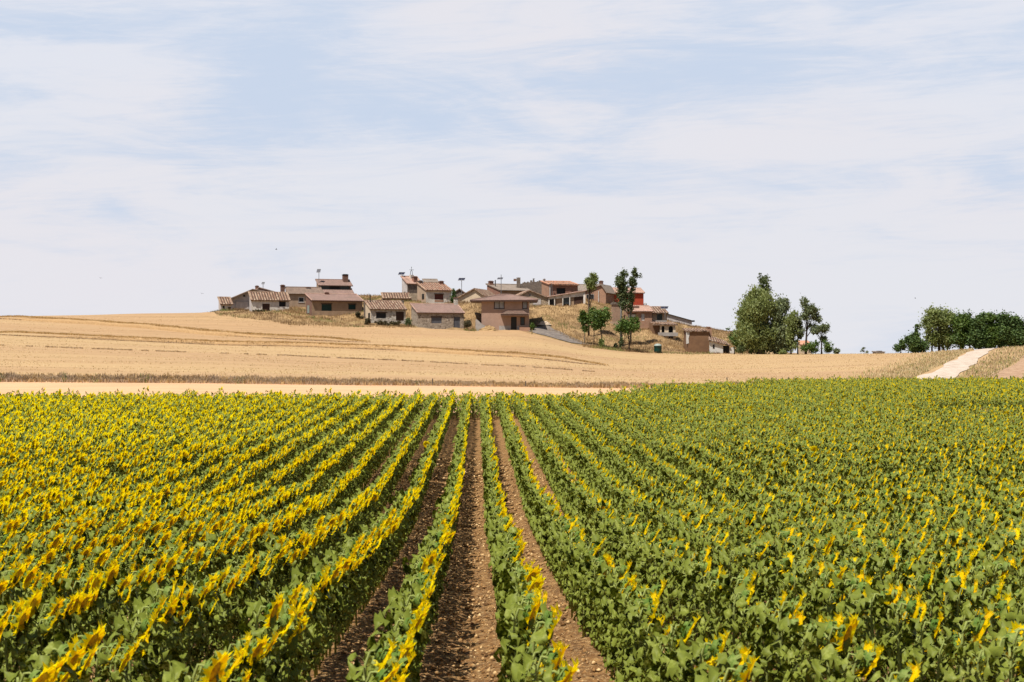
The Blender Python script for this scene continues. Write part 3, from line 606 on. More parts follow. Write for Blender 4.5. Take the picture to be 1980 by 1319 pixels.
def front_wall(mb, x0, x1, z0, z1, holes, rev=.18):
    xs = sorted({x0, x1, *[h[0] for h in holes], *[h[2] for h in holes]}); zs = sorted({z0, z1, *[h[1] for h in holes], *[h[3] for h in holes]})
    xs = [x for x in xs if x0-1e-6 <= x <= x1+1e-6]; zs = [z for z in zs if z0-1e-6 <= z <= z1+1e-6]
    for i in range(len(xs)-1):
        for j in range(len(zs)-1):
            cx_, cz = (xs[i]+xs[i+1])/2, (zs[j]+zs[j+1])/2
            if any(h[0] < cx_ < h[2] and h[1] < cz < h[3] for h in holes): continue
            mb.poly([(xs[i], 0, zs[j]), (xs[i+1], 0, zs[j]), (xs[i+1], 0, zs[j+1]), (xs[i], 0, zs[j+1])])
    for a, b, c, d in [(h[0], h[1], h[2], h[3]) for h in holes]:
        mb.poly([(a, 0, b), (a, 0, d), (a, rev, d), (a, rev, b)]); mb.poly([(c, 0, d), (c, 0, b), (c, rev, b), (c, rev, d)])
        mb.poly([(a, 0, d), (c, 0, d), (c, rev, d), (a, rev, d)]); mb.poly([(c, 0, b), (a, 0, b), (a, rev, b), (c, rev, b)])

class House:
    def __init__(s, name, label, cat, xl, yb, D, th=20):
        s.mpp = D/F; s.th = R(th); s.xl = xl; s.yb = yb; s.c = math.cos(s.th)
        s.root = empty(name, P(xl, yb, D), s.th); tag(s.root, label, cat)
    def X(s, px): return (px-s.xl)*s.mpp/s.c
    def Z(s, y): return (s.yb-y)*s.mpp
    def openings(s, ops):
        hs = []
        for o in ops:
            hs.append((s.X(o[0]), s.Z(o[3]), s.X(o[2]), s.Z(o[1])))
        return hs
    def fit(s, ops, rev=.18, y=0.0):
        for o in ops:
            x0, x1, z0, z1 = s.X(o[0]), s.X(o[2]), s.Z(o[3]), s.Z(o[1]); kind, m_, fr = o[4], o[5], o[6] if len(o) > 6 else None
            mb = MB(); mb.box(x0, x1, y+rev-.05, y+rev+.04, z0, z1)
            if kind == 'door':
                nb = max(3, int((x1-x0)/.22))
                for i in range(nb): a = x0+(x1-x0)*i/nb; mb.box(a+.012, a+(x1-x0)/nb-.012, y+rev-.075, y+rev-.052, z0+.03, z1-.03)
            elif kind == 'shutter':
                nb = max(4, int((z1-z0)/.16))
                for i in range(nb): a = z0+(z1-z0)*i/nb; mb.box(x0+.03, x1-.03, y+rev-.08, y+rev-.052, a+.015, a+(z1-z0)/nb-.015)
            ob = mb.build('door' if kind == 'door' else 'window', m_, s.root)
            if fr:
                mb = MB(); t = .13; f0 = y+rev-.10; f1 = y+rev-.051
                mb.box(x0, x0+t, f0-.02, f1-.03, z0, z1); mb.box(x1-t, x1, f0-.02, f1-.03, z0, z1); mb.box(x0+t, x1-t, f0-.02, f1-.03, z1-t, z1); mb.box(x0+t, x1-t, f0-.02, f1-.03, z0, z0+t)
                if len(o) > 7: mb.box((x0+x1)/2-.04, (x0+x1)/2+.04, f0-.02, f1-.03, z0+t, z1-t)
                mb.build('frame', fr, ob)
                mb = MB(); mb.box(x0-.08, x1+.08, y-.06, y-.003, z0-.09, z0-.01); mb.build('sill', M_conc, ob)
            elif kind != 'door' and o[2]-o[0] > 8:
                mb = MB(); mb.box(x0-.1, x1+.1, y-.03, y-.003, z1+.01, z1+.16); mb.build('lintel', M_brownwood, ob)
    def mono(s, x1, ye, yr, dshift=None, depth=None, ops=(), wall=None, side=None, roof=None, pitch=.3, amp=.055, ragged=.0, over=.3, back=None, roof_l=None, bury=2.0):
        """single slope house: front wall eave at ye, ridge at yr, depth from the sideways shift of the ridge in the photo"""
        d = depth or dshift*s.mpp/abs(math.sin(s.th)); s.d = d; W = s.X(x1); ze, zr = s.Z(ye), s.Z(yr); s.W = W; s.ze = ze; s.zr = zr
        mb = MB(); front_wall(mb, 0, W, -bury, ze, s.openings(ops)); side = side or wall
        mb.build('wall', wall, s.root)
        mb = MB(); mb.poly([(-.004, d, -bury), (-.004, 0, -bury), (-.004, 0, ze), (-.004, d, zr)]); mb.poly([(W+.004, 0, -bury), (W+.004, d, -bury), (W+.004, d, zr), (W+.004, 0, ze)])
        mb.poly([(W, d, -bury), (0, d, -bury), (0, d, zr), (W, d, zr)]); mb.poly([(0, .3, -.05), (W, .3, -.05), (W, d, -.05), (0, d, -.05)]); mb.build('side_wall', side, s.root)
        s.fit(ops)
        sl = (zr-ze)/d; mb = MB(); t = .14
        y0, z0 = -over, ze-over*sl+t; y1, z1 = d+.12, zr+.12*sl+t
        corrugated(mb, (-.15, y0, z0), (W+.15, y0, z0), (W+.15, y1, z1), (-.15, y1, z1), pitch, amp, ragged=ragged, thick=.13)
        r = mb.build('roof', roof, s.root); s.roof = r
        mb = MB()    # ridge and verge tiles
        mb.tube([(-.2, y1, z1+.03), (W+.2, y1, z1+.03)], .11, 6); mb.tube([(-.12, y0, z0+.03), (-.12, y1, z1+.03)], .08, 6); mb.tube([(W+.12, y0, z0+.03), (W+.12, y1, z1+.03)], .08, 6)
        mb.build('ridge_tiles', roof_l or roof, r)
        return s
    def chimney(s, x0, x1, y0, y1, m_, dy=None, cap=None, parent=None):
        """photo box of the chimney; dy = how far back it stands"""
        dy = s.d*.8 if dy is None else dy; sh = dy*math.sin(s.th)/s.mpp     # moving back shifts left in the photo
        a, b = s.X(x0+sh), s.X(x1+sh); mb = MB(); w_ = max(.45, (b-a)*.8); zt = s.Z(y0); zb = s.Z(y1)-.6
        mb.box(a, b, dy-w_/2, dy+w_/2, zb, zt-.12); o = mb.build('chimney', m_, parent or s.root)
        mb = MB(); mb.box(a-.07, b+.07, dy-w_/2-.07, dy+w_/2+.07, zt-.119, zt-.02); mb.box(a+.08, b-.08, dy-w_/2+.08, dy+w_/2-.08, zt-.019, zt+.07); mb.build('chimney_cap', cap or M_brick_d, o); return o
    def gable(s, x1, ye_l, ye_r, xa, ya, depth, wall, roof, ops=(), pitch=.3, amp=.05, over=.25, bury=2.0, ragged=0, side=None):
        """gable end facing the camera"""
        W = s.X(x1); zl, zr_, za = s.Z(ye_l), s.Z(ye_r), s.Z(ya); xa = s.X(xa); d = depth; s.d = d
        mb = MB(); mb.poly([(0, 0, -bury), (W, 0, -bury), (W, 0, zr_), (xa, 0, za), (0, 0, zl)]); mb.poly([(W, d, -bury), (0, d, -bury), (0, d, zl), (xa, d, za), (W, d, zr_)])
        mb.poly([(0, d, -bury), (0, 0, -bury), (0, 0, zl), (0, d, zl)]); mb.poly([(W, 0, -bury), (W, d, -bury), (W, d, zr_), (W, 0, zr_)]); mb.build('wall', wall, s.root)
        mb = MB(); t = .13; sl = (za-zl)/xa if xa > .1 else 0; sr = (za-zr_)/max(.1, W-xa)
        if xa > .3: corrugated(mb, (-over, d+.2, zl-over*sl+t), (-over, -over, zl-over*sl+t), (xa, -over, za+t), (xa, d+.2, za+t), pitch, amp, thick=.12, ragged=ragged)
        if W-xa > .3: corrugated(mb, (W+over, -over, zr_-over*sr+t), (W+over, d+.2, zr_-over*sr+t), (xa, d+.2, za+t), (xa, -over, za+t), pitch, amp, thick=.12, ragged=ragged)
        s.roof = mb.build('roof', roof, s.root)
        for o in ops:     # shallow boxes proud of the gable wall
            x0, x1_, z0, z1 = s.X(o[0]), s.X(o[2]), s.Z(o[3]), s.Z(o[1]); mb = MB(); mb.box(x0, x1_, -.03, .03, z0, z1); ob = mb.build('door' if o[4] == 'door' else 'window', o[5], s.root)
            mb = MB(); mb.box(x0-.06, x0-.001, -.06, .02, z0, z1+.08); mb.box(x1_+.001, x1_+.06, -.06, .02, z0, z1+.08); mb.box(x0, x1_, -.06, .02, z1+.001, z1+.08); mb.build('frame', o[6] if len(o) > 6 else M_conc, ob)
        return s
    def block(s, x0, x1, y0, y1, d0, d1, m_, name='wall', shift=True):
        sh = d0*math.sin(s.th)/s.mpp if shift else 0
        mb = MB(); mb.box(s.X(x0+sh), s.X(x1+sh), d0, d1, s.Z(y1), s.Z(y0)); return mb.build(name, m_, s.root)

def solar(px, ytop, ybot, x0, x1, ypole, D, label, tilt=35, rz=0, mast=None, z0=None):
    m_ = D/F; base = P(px, ypole, D); r = empty('solar_panel', base, R(rz)); tag(r, label, 'solar panel', 'solar panels on poles above the village')
    zt = (ypole-ytop)*m_; zb = (ypole-ybot)*m_; w_ = (x1-x0)*m_; cx_ = ((x0+x1)/2-px)*m_; hgt = (zt-zb)
    mb = MB(); ttop = (ypole-mast)*m_ if mast else (zt+zb)/2; mb.tube([(0, 0, -1.2), (0, 0, ttop)], .05, 6); mb.build('pole', M_metal, r)
    mb = MB(); dy = hgt/math.tan(R(tilt)); sk = w_*.07
    c = [(cx_-w_/2, -dy/2-.05, zb), (cx_+w_/2-sk*2, -dy/2-.05, zb), (cx_+w_/2, dy/2-.05, zt), (cx_-w_/2+sk*2, dy/2-.05, zt)]
    nn = (Vector(c[1])-Vector(c[0])).cross(Vector(c[3])-Vector(c[0])).normalized()*.05; up = [tuple(Vector(p)+nn) for p in c]
    mb.poly(up); mb.poly(c[::-1])
    for i in range(4): mb.poly([c[i], c[(i+1) % 4], up[(i+1) % 4], up[i]])
    pn = mb.build('panel', M_panel, r)
    mb = MB(); A, B, C_, D_ = [Vector(p)+nn*.2 for p in up]
    for a, b in ((A, B), (B, C_), (C_, D_), (D_, A), (A.lerp(B, .5), D_.lerp(C_, .5))): mb.tube([a, b], .035, 4)
    mb.build('frame', M_metal, pn); return r

# ------------------------------------------------------------ the houses, left to right
h = House('stone_shed', 'small whitish shed with a ragged tile roof at the left end of the village', 'shed', 427, 602, 305, 22)
h.mono(447, 588.3, 576.7, 7.5, ops=[(430.5, 591, 434, 597, 'window', M_dark), (440, 593.5, 445.5, 601.5, 'door', M_brownwood)], wall=M_white, side=M_grey, roof=M_tile_old, ragged=.8)
h = House('gabled_barn', 'whitish grey barn with a broad gable facing the fields, beside the small left shed', 'barn', 448, 602, 311, 6)
h.gable(541, 577.5, 570, 488, 560.5, 9, M_grey, M_tile_brown, over=.9, ops=[(455, 583, 480, 600, 'door', M_grey, M_metal), (470, 570.5, 473.5, 574, 'window', M_dark)])
h = House('brick_gable_house', 'red brick gable end with dark roof edges behind the whitish grey barn', 'house', 490, 590, 318, 4)
h.gable(546, 566, 569.5, 501, 557, 7, M_brick, M_tile_brown, over=.3); h.chimney(491.8, 498.4, 552.4, 562, M_brick, dy=1.0)
h = House('tiled_outbuilding', 'low pale outbuilding with striped old tile roof, in front of the whitish grey barn', 'outbuilding', 486, 602, 301, 20)
h.mono(556, 580, 566.9, 6.8, ops=[(506, 587, 520, 601.5, 'door', M_brownwood), (537, 583, 549.7, 592, 'window', M_dark)], wall=M_white, side=M_grey, roof=M_tile_old, ragged=.5)
h = House('plastered_house', 'tan plastered house with a tall chimney at its left corner, beside the highest house', 'house', 557.5, 597, 311, 22)
h.mono(622, 568, 556.8, 8, ops=[(576, 574, 587, 584.5, 'window', M_glass, M_whitep)], wall=M_tan, side=M_tan, roof=M_tile_brown)
h.chimney(540.6, 547.6, 550.6, 570, M_brick_d, dy=h.d*1.0); h.chimney(588, 595.5, 554.2, 558, M_conc, dy=h.d*.95)
# highest house: two slopes with a band of windows between them
h = House('tall_house', 'highest house of the left group, a dark band of windows between its two brown roofs', 'house', 620, 582, 320, 22)
h.mono(681.5, 569.5, 559.5, 6.5, wall=M_tan, side=M_tan, roof=M_tile_pink)
sh = h.d*math.sin(h.th)/h.mpp; X0, X1 = h.X(614.8+sh), h.X(675+sh); d0 = h.d
mb = MB(); za, zb_, zc, zd = h.Z(561), h.Z(551.5), h.Z(540), 0
dd = 6.5*h.mpp/math.sin(h.th)
mb.poly([(X0, d0, za-2), (X1, d0, za-2), (X1, d0, zb_), (X0, d0, zb_)]); mb.poly([(X0, d0+dd, -2), (X0, d0, -2), (X0, d0, zb_), (X0, d0+dd, zc)]); mb.poly([(X1, d0, -2), (X1, d0+dd, -2), (X1, d0+dd, zc), (X1, d0, zb_)]); mb.poly([(X1, d0+dd, -2), (X0, d0+dd, -2), (X0, d0+dd, zc), (X1, d0+dd, zc)])
mb.build('upper_wall', M_ochre, h.root)
mb = MB(); corrugated(mb, (X0-.2, d0-.45, zb_+.02), (X1+.25, d0-.45, zb_+.02), (X1+.25, d0+dd+.1, zc+.1), (X0-.2, d0+dd+.1, zc+.1)); rf = mb.build('upper_roof', M_tile_pink, h.root)
mb = MB(); mb.tube([(X0-.2, d0+dd+.1, zc+.12), (X1+.25, d0+dd+.1, zc+.12)], .1, 6); mb.build('ridge_tiles', M_tile_pink, rf)
for k in range(3):
    a = X0+.25+(X1-X0-.5)*k/3; b = X0+.25+(X1-X0-.5)*(k+1)/3-.12; mb = MB(); mb.box(a, b, d0-.05, d0+.02, h.Z(559), h.Z(552.3)); wo = mb.build('window', M_glass if k != 1 else M_dark, h.root)
    mb = MB(); mb.box(a-.1, a-.001, d0-.09, d0-.002, h.Z(559), h.Z(552.3)); mb.box(b+.001, b+.1, d0-.09, d0-.002, h.Z(559), h.Z(552.3)); mb.box(a, b, d0-.09, d0-.051, h.Z(555.6)-.03, h.Z(555.6)+.03); mb.build('frame', M_brownwood, wo)
h.chimney(658.3, 667.6, 528.6, 545, M_brick_d, dy=h.d+dd*.7, cap=M_black)
h = House('ochre_house', 'wide ochre brown house with dark green shutters below the highest house', 'house', 603, 614, 296, 22)
h.mono(697.5, 581, 568.6, 16, ops=[(621, 588, 640, 601, 'shutter', M_greensh), (671, 588, 685, 597.6, 'shutter', M_greensh)], wall=M_ochre, side=M_brick_d, roof=M_tile_pink, over=.45, roof_l=M_tile_rose)
mb = MB(); d_ = h.d; mb.box(-.06, -.005, d_*.42, d_*.72, h.Z(605), h.Z(590)); mb.build('door', M_palegreen, h.root)
h.chimney(623, 629.7, 563.6, 571, M_brick, dy=h.d*.97)
mb = MB()
for k in range(24): a = .15+k*(h.W-.3)/24; mb.box(a, a+.12, -.35, -.01, h.ze-.16, h.ze-.04)
mb.build('rafter_ends', M_brownwood, h.root)
# small tiled house left of centre
h = House('small_stone_house', 'small whitewashed stone house with striped tile roof and shrubs along its front', 'house', 716.7, 620, 292, 20)
h.mono(783, 598.4, 583, 13, ops=[(727, 604.8, 745.8, 615.4, 'window', M_dark), (764.5, 602, 779.7, 619.9, 'door', M_brownwood)], wall=M_stone_w, side=M_cream, roof=M_tile_old, ragged=.8)
mb = MB(); mb.box(-.06, -.005, h.d*.12, h.d*.42, h.Z(617), h.Z(605)); mb.build('side_door', M_dark, h.root)
mb = MB(); hx = h.X(713+h.d*.9*math.sin(h.th)/h.mpp); mb.tube([(hx, h.d*.9, h.Z(586)), (hx, h.d*.9, h.Z(568.2))], .08, 7); mb.build('stovepipe', M_black, h.root)
mb = MB(); mb.box(-.1, h.W+.7, h.d+.2, h.d+.7, -1, h.Z(578.5)); mb.build('back_wall', M_stone_d, h.root)
h = House('grey_stone_house', 'long grey stone house with smooth dull roof and grey metal door, left of centre', 'house', 807.6, 634, 290.5, 20)
h.mono(895.8, 605.2, 588.6, 14.5, ops=[(833.6, 613.3, 853.6, 624.8, 'shutter', M_greydoor), (876.3, 612, 888.8, 633.4, 'door', M_greydoor)], wall=M_stone_g, side=M_stone_g, roof=M_tile_pink, roof_l=M_tile_rose, over=.25)
h.chimney(875.8, 882.7, 573, 592, M_stone_w, dy=h.d*1.0)
h = House('low_tiled_house', 'long low tile roof almost sunk in the grassy mound behind the small stone house', 'house', 741, 584, 308, 12)
h.mono(792, 577.3, 568.2, 4, ops=[], wall=M_stone_d, side=M_stone_d, roof=M_tile_old, ragged=1.0)
h.block(790, 806, 566.5, 584, .2, .8, M_stone_y, 'rubble_wall')
h = House('narrow_tall_house', 'narrow pale house with steep rose roof and an iron weather vane on its stack', 'house', 787.6, 574, 320, 35)
h.mono(815, 549, 536, 11.5, wall=M_stone_d, side=M_grey, roof=M_tile_rose, over=.15)
mb = MB(); mb.box(-.06, -.005, h.d*.3, h.d*.62, h.Z(567.5), h.Z(564)); mb.build('window', M_dark, h.root)
bx0 = h.X(795+6); bx1 = h.X(801+6); yb_ = 1.6
mb = MB(); mb.box(bx0, bx1, yb_-.3, yb_+.3, h.Z(548), h.Z(530.5)); st = mb.build('stack', M_white, h.root)
mb = MB(); xm = (bx0+bx1)/2
for sx in (-.16, .16): mb.tube([(xm+sx*1.4, yb_, h.Z(530.6)), (xm+sx, yb_, h.Z(523.5)), (xm, yb_, h.Z(521.5))], .045, 5)
mb.tube([(xm, yb_, h.Z(522)), (xm, yb_, h.Z(514.6))], .03, 5); mb.tube([(xm-.42, yb_, h.Z(520.6)), (xm+.42, yb_, h.Z(520.6))], .03, 5)
mb.poly([(xm+.30, yb_, h.Z(520.6)-.09), (xm+.50, yb_, h.Z(520.6)), (xm+.30, yb_, h.Z(520.6)+.09)]); mb.poly([(xm-.05, yb_, h.Z(516.5)), (xm+.05, yb_, h.Z(516.5)), (xm+.10, yb_, h.Z(514.9)), (xm-.08, yb_, h.Z(515.2))]); mb.build('weather_vane', M_black, st)
h.chimney(797.6, 804.5, 534.4, 546, M_brick, dy=.5, cap=M_brick_d)
h = House('white_house', 'white plastered house with a mottled tile roof and a closed red brown shutter', 'house', 823.5, 588, 310, 24)
h.mono(872.4, 561.8, 547, 19, ops=[(840, 569, 857, 579, 'shutter', M_redwood)], wall=M_white, side=M_tan, roof=M_tile_mix, ragged=.5, over=.35, roof_l=M_tile_old)
mb = MB(); mb.box(-.06, -.005, h.d*.2, h.d*.42, h.Z(578), h.Z(568)); mb.build('side_window', M_dark, h.root)
h.chimney(807.6, 814.2, 541, 549.5, M_stone_d, dy=h.d*.95, cap=M_stone_d); h.chimney(847.3, 854.6, 541.4, 551, M_brick, dy=h.d*.85)
mb = MB(); mb.box(h.X(840), h.X(857), -.02, -.003, h.Z(583.5), h.Z(579.6)); mb.build('bare_patch', M_brick_o, h.root)
h = House('grey_roofed_house', 'sliver of grey roof showing behind the ridge of the white house', 'house', 821, 552, 326, 15)
h.mono(846, 546, 541.6, 3, wall=M_stone_d, side=M_stone_d, roof=M_tile_grey)
h = House('cream_gabled_house', 'cream gable with a tan tiled slope, between the white house and the two storey house', 'house', 886, 588, 311, -14)
h.gable(936, 576, 572, 918, 559.4, 9, M_cream, M_tile_old, over=.35, ragged=.3)
h = House('dark_gabled_shed', 'little dark gable peak behind the tiled slope of the cream gabled house', 'shed', 876, 580, 318, 0)
h.gable(899, 567, 567, 888.5, 559.6, 5, M_stone_d, M_tile_brown, over=.2)
# two storey house
h = House('two_storey_house', 'two storey pinkish brown house with a wide hipped roof and black door, at the centre', 'house', 931, 639.5, 290, 0)
mp = h.mpp; W = h.X(1023.5); d = 7.2; ze = h.Z(580.5)
ops = [(955, 581.9, 975.7, 597.7, 'window', M_curtain, M_brownwood, 1), (1009.6, 582.8, 1020, 597.7, 'window', M_curtain, M_brownwood), (988, 612.8, 999, 638.2, 'door', M_black), (1006, 613, 1015, 629, 'window', M_glass, M_brownwood)]
mb = MB(); front_wall(mb, 0, W, -1.5, ze, h.openings(ops)); mb.poly([(0, d, -1.5), (0, 0, -1.5), (0, 0, ze), (0, d, ze)]); mb.poly([(W, 0, -1.5), (W, d, -1.5), (W, d, ze), (W, 0, ze)]); mb.poly([(W, d, -1.5), (0, d, -1.5), (0, d, ze), (W, d, ze)]); mb.build('wall', M_pinkw, h.root)
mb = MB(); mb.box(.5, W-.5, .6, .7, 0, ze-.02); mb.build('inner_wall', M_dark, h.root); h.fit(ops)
xl_, xr_ = h.X(909), h.X(1040); y0, y1 = -.7, d+1.2; zE = h.Z(581.2); zR = h.Z(568.4); ra, rb = h.X(968), h.X(985); ym = d/2
mb = MB()
corrugated(mb, (xl_, y0, zE), (xr_, y0, zE+.12), (rb, ym, zR), (ra, ym, zR), .3, .03, thick=.14)
mb.poly([(xl_, y1, zE), (xl_, y0, zE), (ra, ym, zR)]); mb.poly([(xr_, y0, zE+.12), (xr_, y1, zE), (rb, ym, zR)]); mb.poly([(xr_, y1, zE), (xl_, y1, zE), (ra, ym, zR), (rb, ym, zR)]); mb.poly([(xl_, y0, zE-.12), (xl_, y1, zE-.12), (xr_, y1, zE-.12), (xr_, y0, zE)])
rf = mb.build('roof', M_tile_pink, h.root)
mb = MB(); mb.box(xl_-.02, xr_+.02, y0-.06, y0-.005, zE-.20, zE+.03); mb.build('eaves_board', M_brownwood, rf)
mb = MB()
for a, b in (((xl_, y0, zE), (ra, ym, zR)), ((xr_, y0, zE+.12), (rb, ym, zR)), ((ra, ym, zR), (rb, ym, zR))): mb.tube([Vector(a)+Vector((0, 0, .05)), Vector(b)+Vector((0, 0, .05))], .09, 6)
mb.build('ridge_tiles', M_tile_pink, rf)
ca_, cb_, cz0, cz1 = h.X(968.4), h.X(1022), h.Z(607.8), h.Z(600)
mb = MB(); q = [(ca_, -1.5, cz0), (cb_, -1.5, cz0), (cb_-.9, -.02, cz1), (ca_+1.1, -.02, cz1)]; corrugated(mb, *q, .3, .03, rows=3, thick=.1)
mb.poly([(ca_, -.02, cz0), (ca_, -1.5, cz0), q[3]]); mb.poly([(cb_, -1.5, cz0), (cb_, -.02, cz0), q[2]]); mb.box(ca_, cb_, -1.5, -.02, cz0-.22, cz0-.12); mb.build('porch_roof', M_tile_dark, h.root)
mb = MB(); mb.box(h.X(1004.4), h.X(1024.8), -1.6, -1.35, -1, h.Z(633.4)); mb.box(h.X(1024.8)-.25, h.X(1024.8), -1.35, -.01, -1, h.Z(633.4)); tag(mb.build('low_wall', M_brick_o, h.root))
mb = MB(); mb.box(h.X(965), h.X(987.6), -.03, -.003, -.8, h.Z(630)); mb.box(h.X(999.4), h.X(1004), -.03, -.003, -.8, h.Z(630)); mb.build('plinth', M_conc, h.root)
o = House('sloping_parapet', 'short pale concrete parapet sloping down beside the two storey house', 'wall', 920, 637, 288.5, 0)
mb = MB(); mb.v = []; pr = [(o.X(919.5), -.8), (o.X(944), -.8), (o.X(944), o.Z(632)), (o.X(933), o.Z(627.5)), (o.X(921.5), o.Z(617)), (o.X(919.5), o.Z(618))]
mb.poly([(x, 0, z) for x, z in pr]); mb.poly([(x, .35, z) for x, z in pr][::-1])
for i in range(len(pr)): a, b = pr[i], pr[(i+1) % len(pr)]; mb.poly([(b[0], 0, b[1]), (a[0], 0, a[1]), (a[0], .35, a[1]), (b[0], .35, b[1])])
mb.build('parapet', M_conc, o.root)
# behind and right of the two storey house
h = House('brick_sided_house', 'house with red brick side and smooth grey brown roof behind the two storey house', 'house', 966.5, 590, 322, 26)
h.mono(1025.5, 562, 549, 25.5, wall=M_ochre, side=M_brick, roof=M_tile_grey, amp=.03)
h.chimney(944.8, 952.3, 541.6, 553, M_brick, dy=h.d*.9)
mb = MB(); px_ = h.X(957.4+h.d*.6*math.sin(h.th)/h.mpp); mb.tube([(px_, h.d*.6, h.Z(560)), (px_, h.d*.6, h.Z(540))], .09, 7); mb.build('stovepipe', M_black, h.root)
h = House('stone_gabled_house', 'yellowish stone gable with a tiny dark window just right of the two storey house', 'house', 1004, 594, 308, 8)
h.gable(1057, 571.5, 575, 1024, 562.4, 8, M_stone_y, M_tile_old, over=.3, ragged=.4, ops=[(1023.3, 569.3, 1026.2, 572.2, 'window', M_dark), (1031, 578.5, 1045.5, 589, 'door', M_grey)])
h.block(1057.2, 1062, 573.5, 594, 0, .9, M_stone_g, 'pillar')
# castle-like ruin
m_ = 326/F; r = empty('ruined_tower_house', P(998.7, 566, 326)); tag(r, 'dark stone ruin with a stepped broken top and a square tower, on the skyline', 'ruin')
XX_ = lambda px: (px-998.7)*m_
ZZ_ = lambda y: (566-y)*m_
mb = MB(); mb.box(XX_(999), XX_(1006.3), 0, .8, -1, ZZ_(537.5))
for k in range(3): mb.box(XX_(999+k*2.7), XX_(1000.6+k*2.7), 0, .8, ZZ_(537.5)+.002, ZZ_(536.2))
mb.build('tower', M_stone_d, r)
mb = MB(); mb.box(XX_(993), XX_(998.8), .1, .6, ZZ_(543.5), ZZ_(539)); mb.build('corbel', M_brick_d, r)
mb = MB(); tops = [(1006.4, 548.5), (1010, 546.5), (1013, 545), (1016, 546.2), (1019, 544.6), (1022.5, 546), (1025, 543.4), (1028, 544.6), (1031, 543.8), (1034, 545), (1038, 543.6), (1041, 544.4), (1044, 546), (1047.5, 545.2)]
for (a, ya), (b, yb2) in zip(tops[:-1], tops[1:]): mb.box(XX_(a), XX_(b)-.004, .1, .7+random.random()*.1, -1, ZZ_(ya))
mb.build('broken_wall', M_stone_d, r)
for a, b, t_ in ((1025.3, 1029.2, 541.6), (1030.2, 1033.6, 540.2), (1041.6, 1046.8, 541.8)): mb = MB(); mb.box(XX_(a), XX_(b), .81, 1.5, 0, ZZ_(t_)); mb.build('chimney', M_stone_d, r)
mb = MB(); mb.tube([(XX_(1032), 1.1, ZZ_(540.3)), (XX_(1032), 1.1, ZZ_(538.6))], .1, 6); mb.box(XX_(1030), XX_(1034.5), .8, 1.5, ZZ_(538.6), ZZ_(538)); mb.build('chimney_cowl', M_metal, r)
h = House('brick_house', 'red brick house with bright orange tile roof and white downpipe, beside the dark ruin', 'house', 1062, 590, 314, 20)
h.mono(1118, 551, 544, 14, ops=[(1076.3, 556.5, 1093.8, 568.6, 'window', M_dark, M_brownwood)], wall=M_brick, side=M_brick_o, roof=M_tile_orange, over=.3, ragged=.4)
mb = MB(); mb.tube([(.1, -.12, h.Z(574)), (.1, -.12, h.Z(551.5))], .07, 6); mb.build('downpipe', M_whitep, h.root)
h.chimney(1051.8, 1054.2, 537.8, 546, M_conc, dy=h.d*.9, cap=M_conc)
mb = MB(); mb.tube([(h.X(1067), -.25, h.Z(571)), (h.X(1065), -.5, h.Z(548))], .06, 5); mb.build('leaning_pole', M_metal, h.root)
h = House('long_lean_to', 'low white framed lean-to with dark openings below the orange roofed brick house', 'outbuilding', 1060.6, 590, 307, 0)
Wd = h.X(1132); zl, zr_ = h.Z(575), h.Z(563)
mb = MB(); mb.poly([(0, 3, -2), (Wd, 3, -2), (Wd, 3, zr_), (0, 3, zl)]); mb.poly([(0, 3, -2), (0, 0, -2), (0, 0, zl), (0, 3, zl)]); mb.poly([(Wd, 0, -2), (Wd, 3, -2), (Wd, 3, zr_), (Wd, 0, zr_)])
for a, b, t in ((1060.6, 1062.4, 575), (1071.5, 1073.3, 575), (1087.5, 1089, 573), (1101, 1102.5, 571), (1128, 1132, 567)): mb.box(h.X(a), h.X(b), -.02, .22, -2, h.Z(t)-.1)
za = lambda px: zl+(zr_-zl)*(px-1060.6)/71.4
mb.poly([(0, .1, za(1060.6)-.35), (Wd, .1, h.Z(572.5)), (Wd, .1, zr_), (0, .1, zl)]); mb.build('wall', M_white, h.root)
mb = MB(); mb.box(h.X(1073.6), h.X(1087.2), .3, .4, -2, h.Z(575.5)); mb.box(h.X(1102.8), h.X(1110), .3, .4, -2, h.Z(573)); mb.build('infill_wall', M_ochre, h.root)
for a, b, m2, nm in ((1062.6, 1071.3, M_dark, 'opening'), (1089.2, 1100.8, M_glass, 'window'), (1110.4, 1127.5, M_brownwood, 'door')): mb = MB(); mb.box(h.X(a), h.X(b), .3, .42, -2 if nm != 'window' else h.Z(588), h.Z(574.6)); mb.build(nm, m2, h.root)
mb = MB(); corrugated(mb, (Wd+.1, -.25, zr_+.12), (Wd+.1, 3.2, zr_+.2), (-.2, 3.2, zl+.2), (-.2, -.25, zl+.12), .3, .04, thick=.1); mb.build('roof', M_tile_rose, h.root)
h = House('brick_chimney_house', 'orange brick house with a grey brown roof and brick chimney, behind the tall thin tree', 'house', 1132, 582, 319, -16)
h.gable(1171, 563, 563.5, 1163, 551.5, 7, M_brick_o, M_tile_grey, over=.3, ops=[(1134.3, 570, 1148, 579, 'window', M_dark)])
h.chimney(1159.5, 1166, 543.2, 556, M_brick_d, dy=1.2)
mb = MB(); mb.tube([(h.X(1157.4), -.1, -1), (h.X(1157.4), -.1, h.Z(563))], .07, 6); mb.build('downpipe', M_whitep, h.root)
h = House('brick_chimney_wing', 'grey brown roofed wing joining the orange roofed brick house to the chimney house', 'house', 1117, 582, 323, 5)
h.mono(1162, 563, 551, 3, wall=M_brick_o, side=M_brick_o, roof=M_tile_grey)
h = House('red_house', 'rust red house with a rose tile roof standing highest on the right', 'house', 1176, 594, 324, 12)
h.mono(1245.5, 566.2, 558, 5, wall=M_red, side=M_red, roof=M_tile_rose, over=.35)
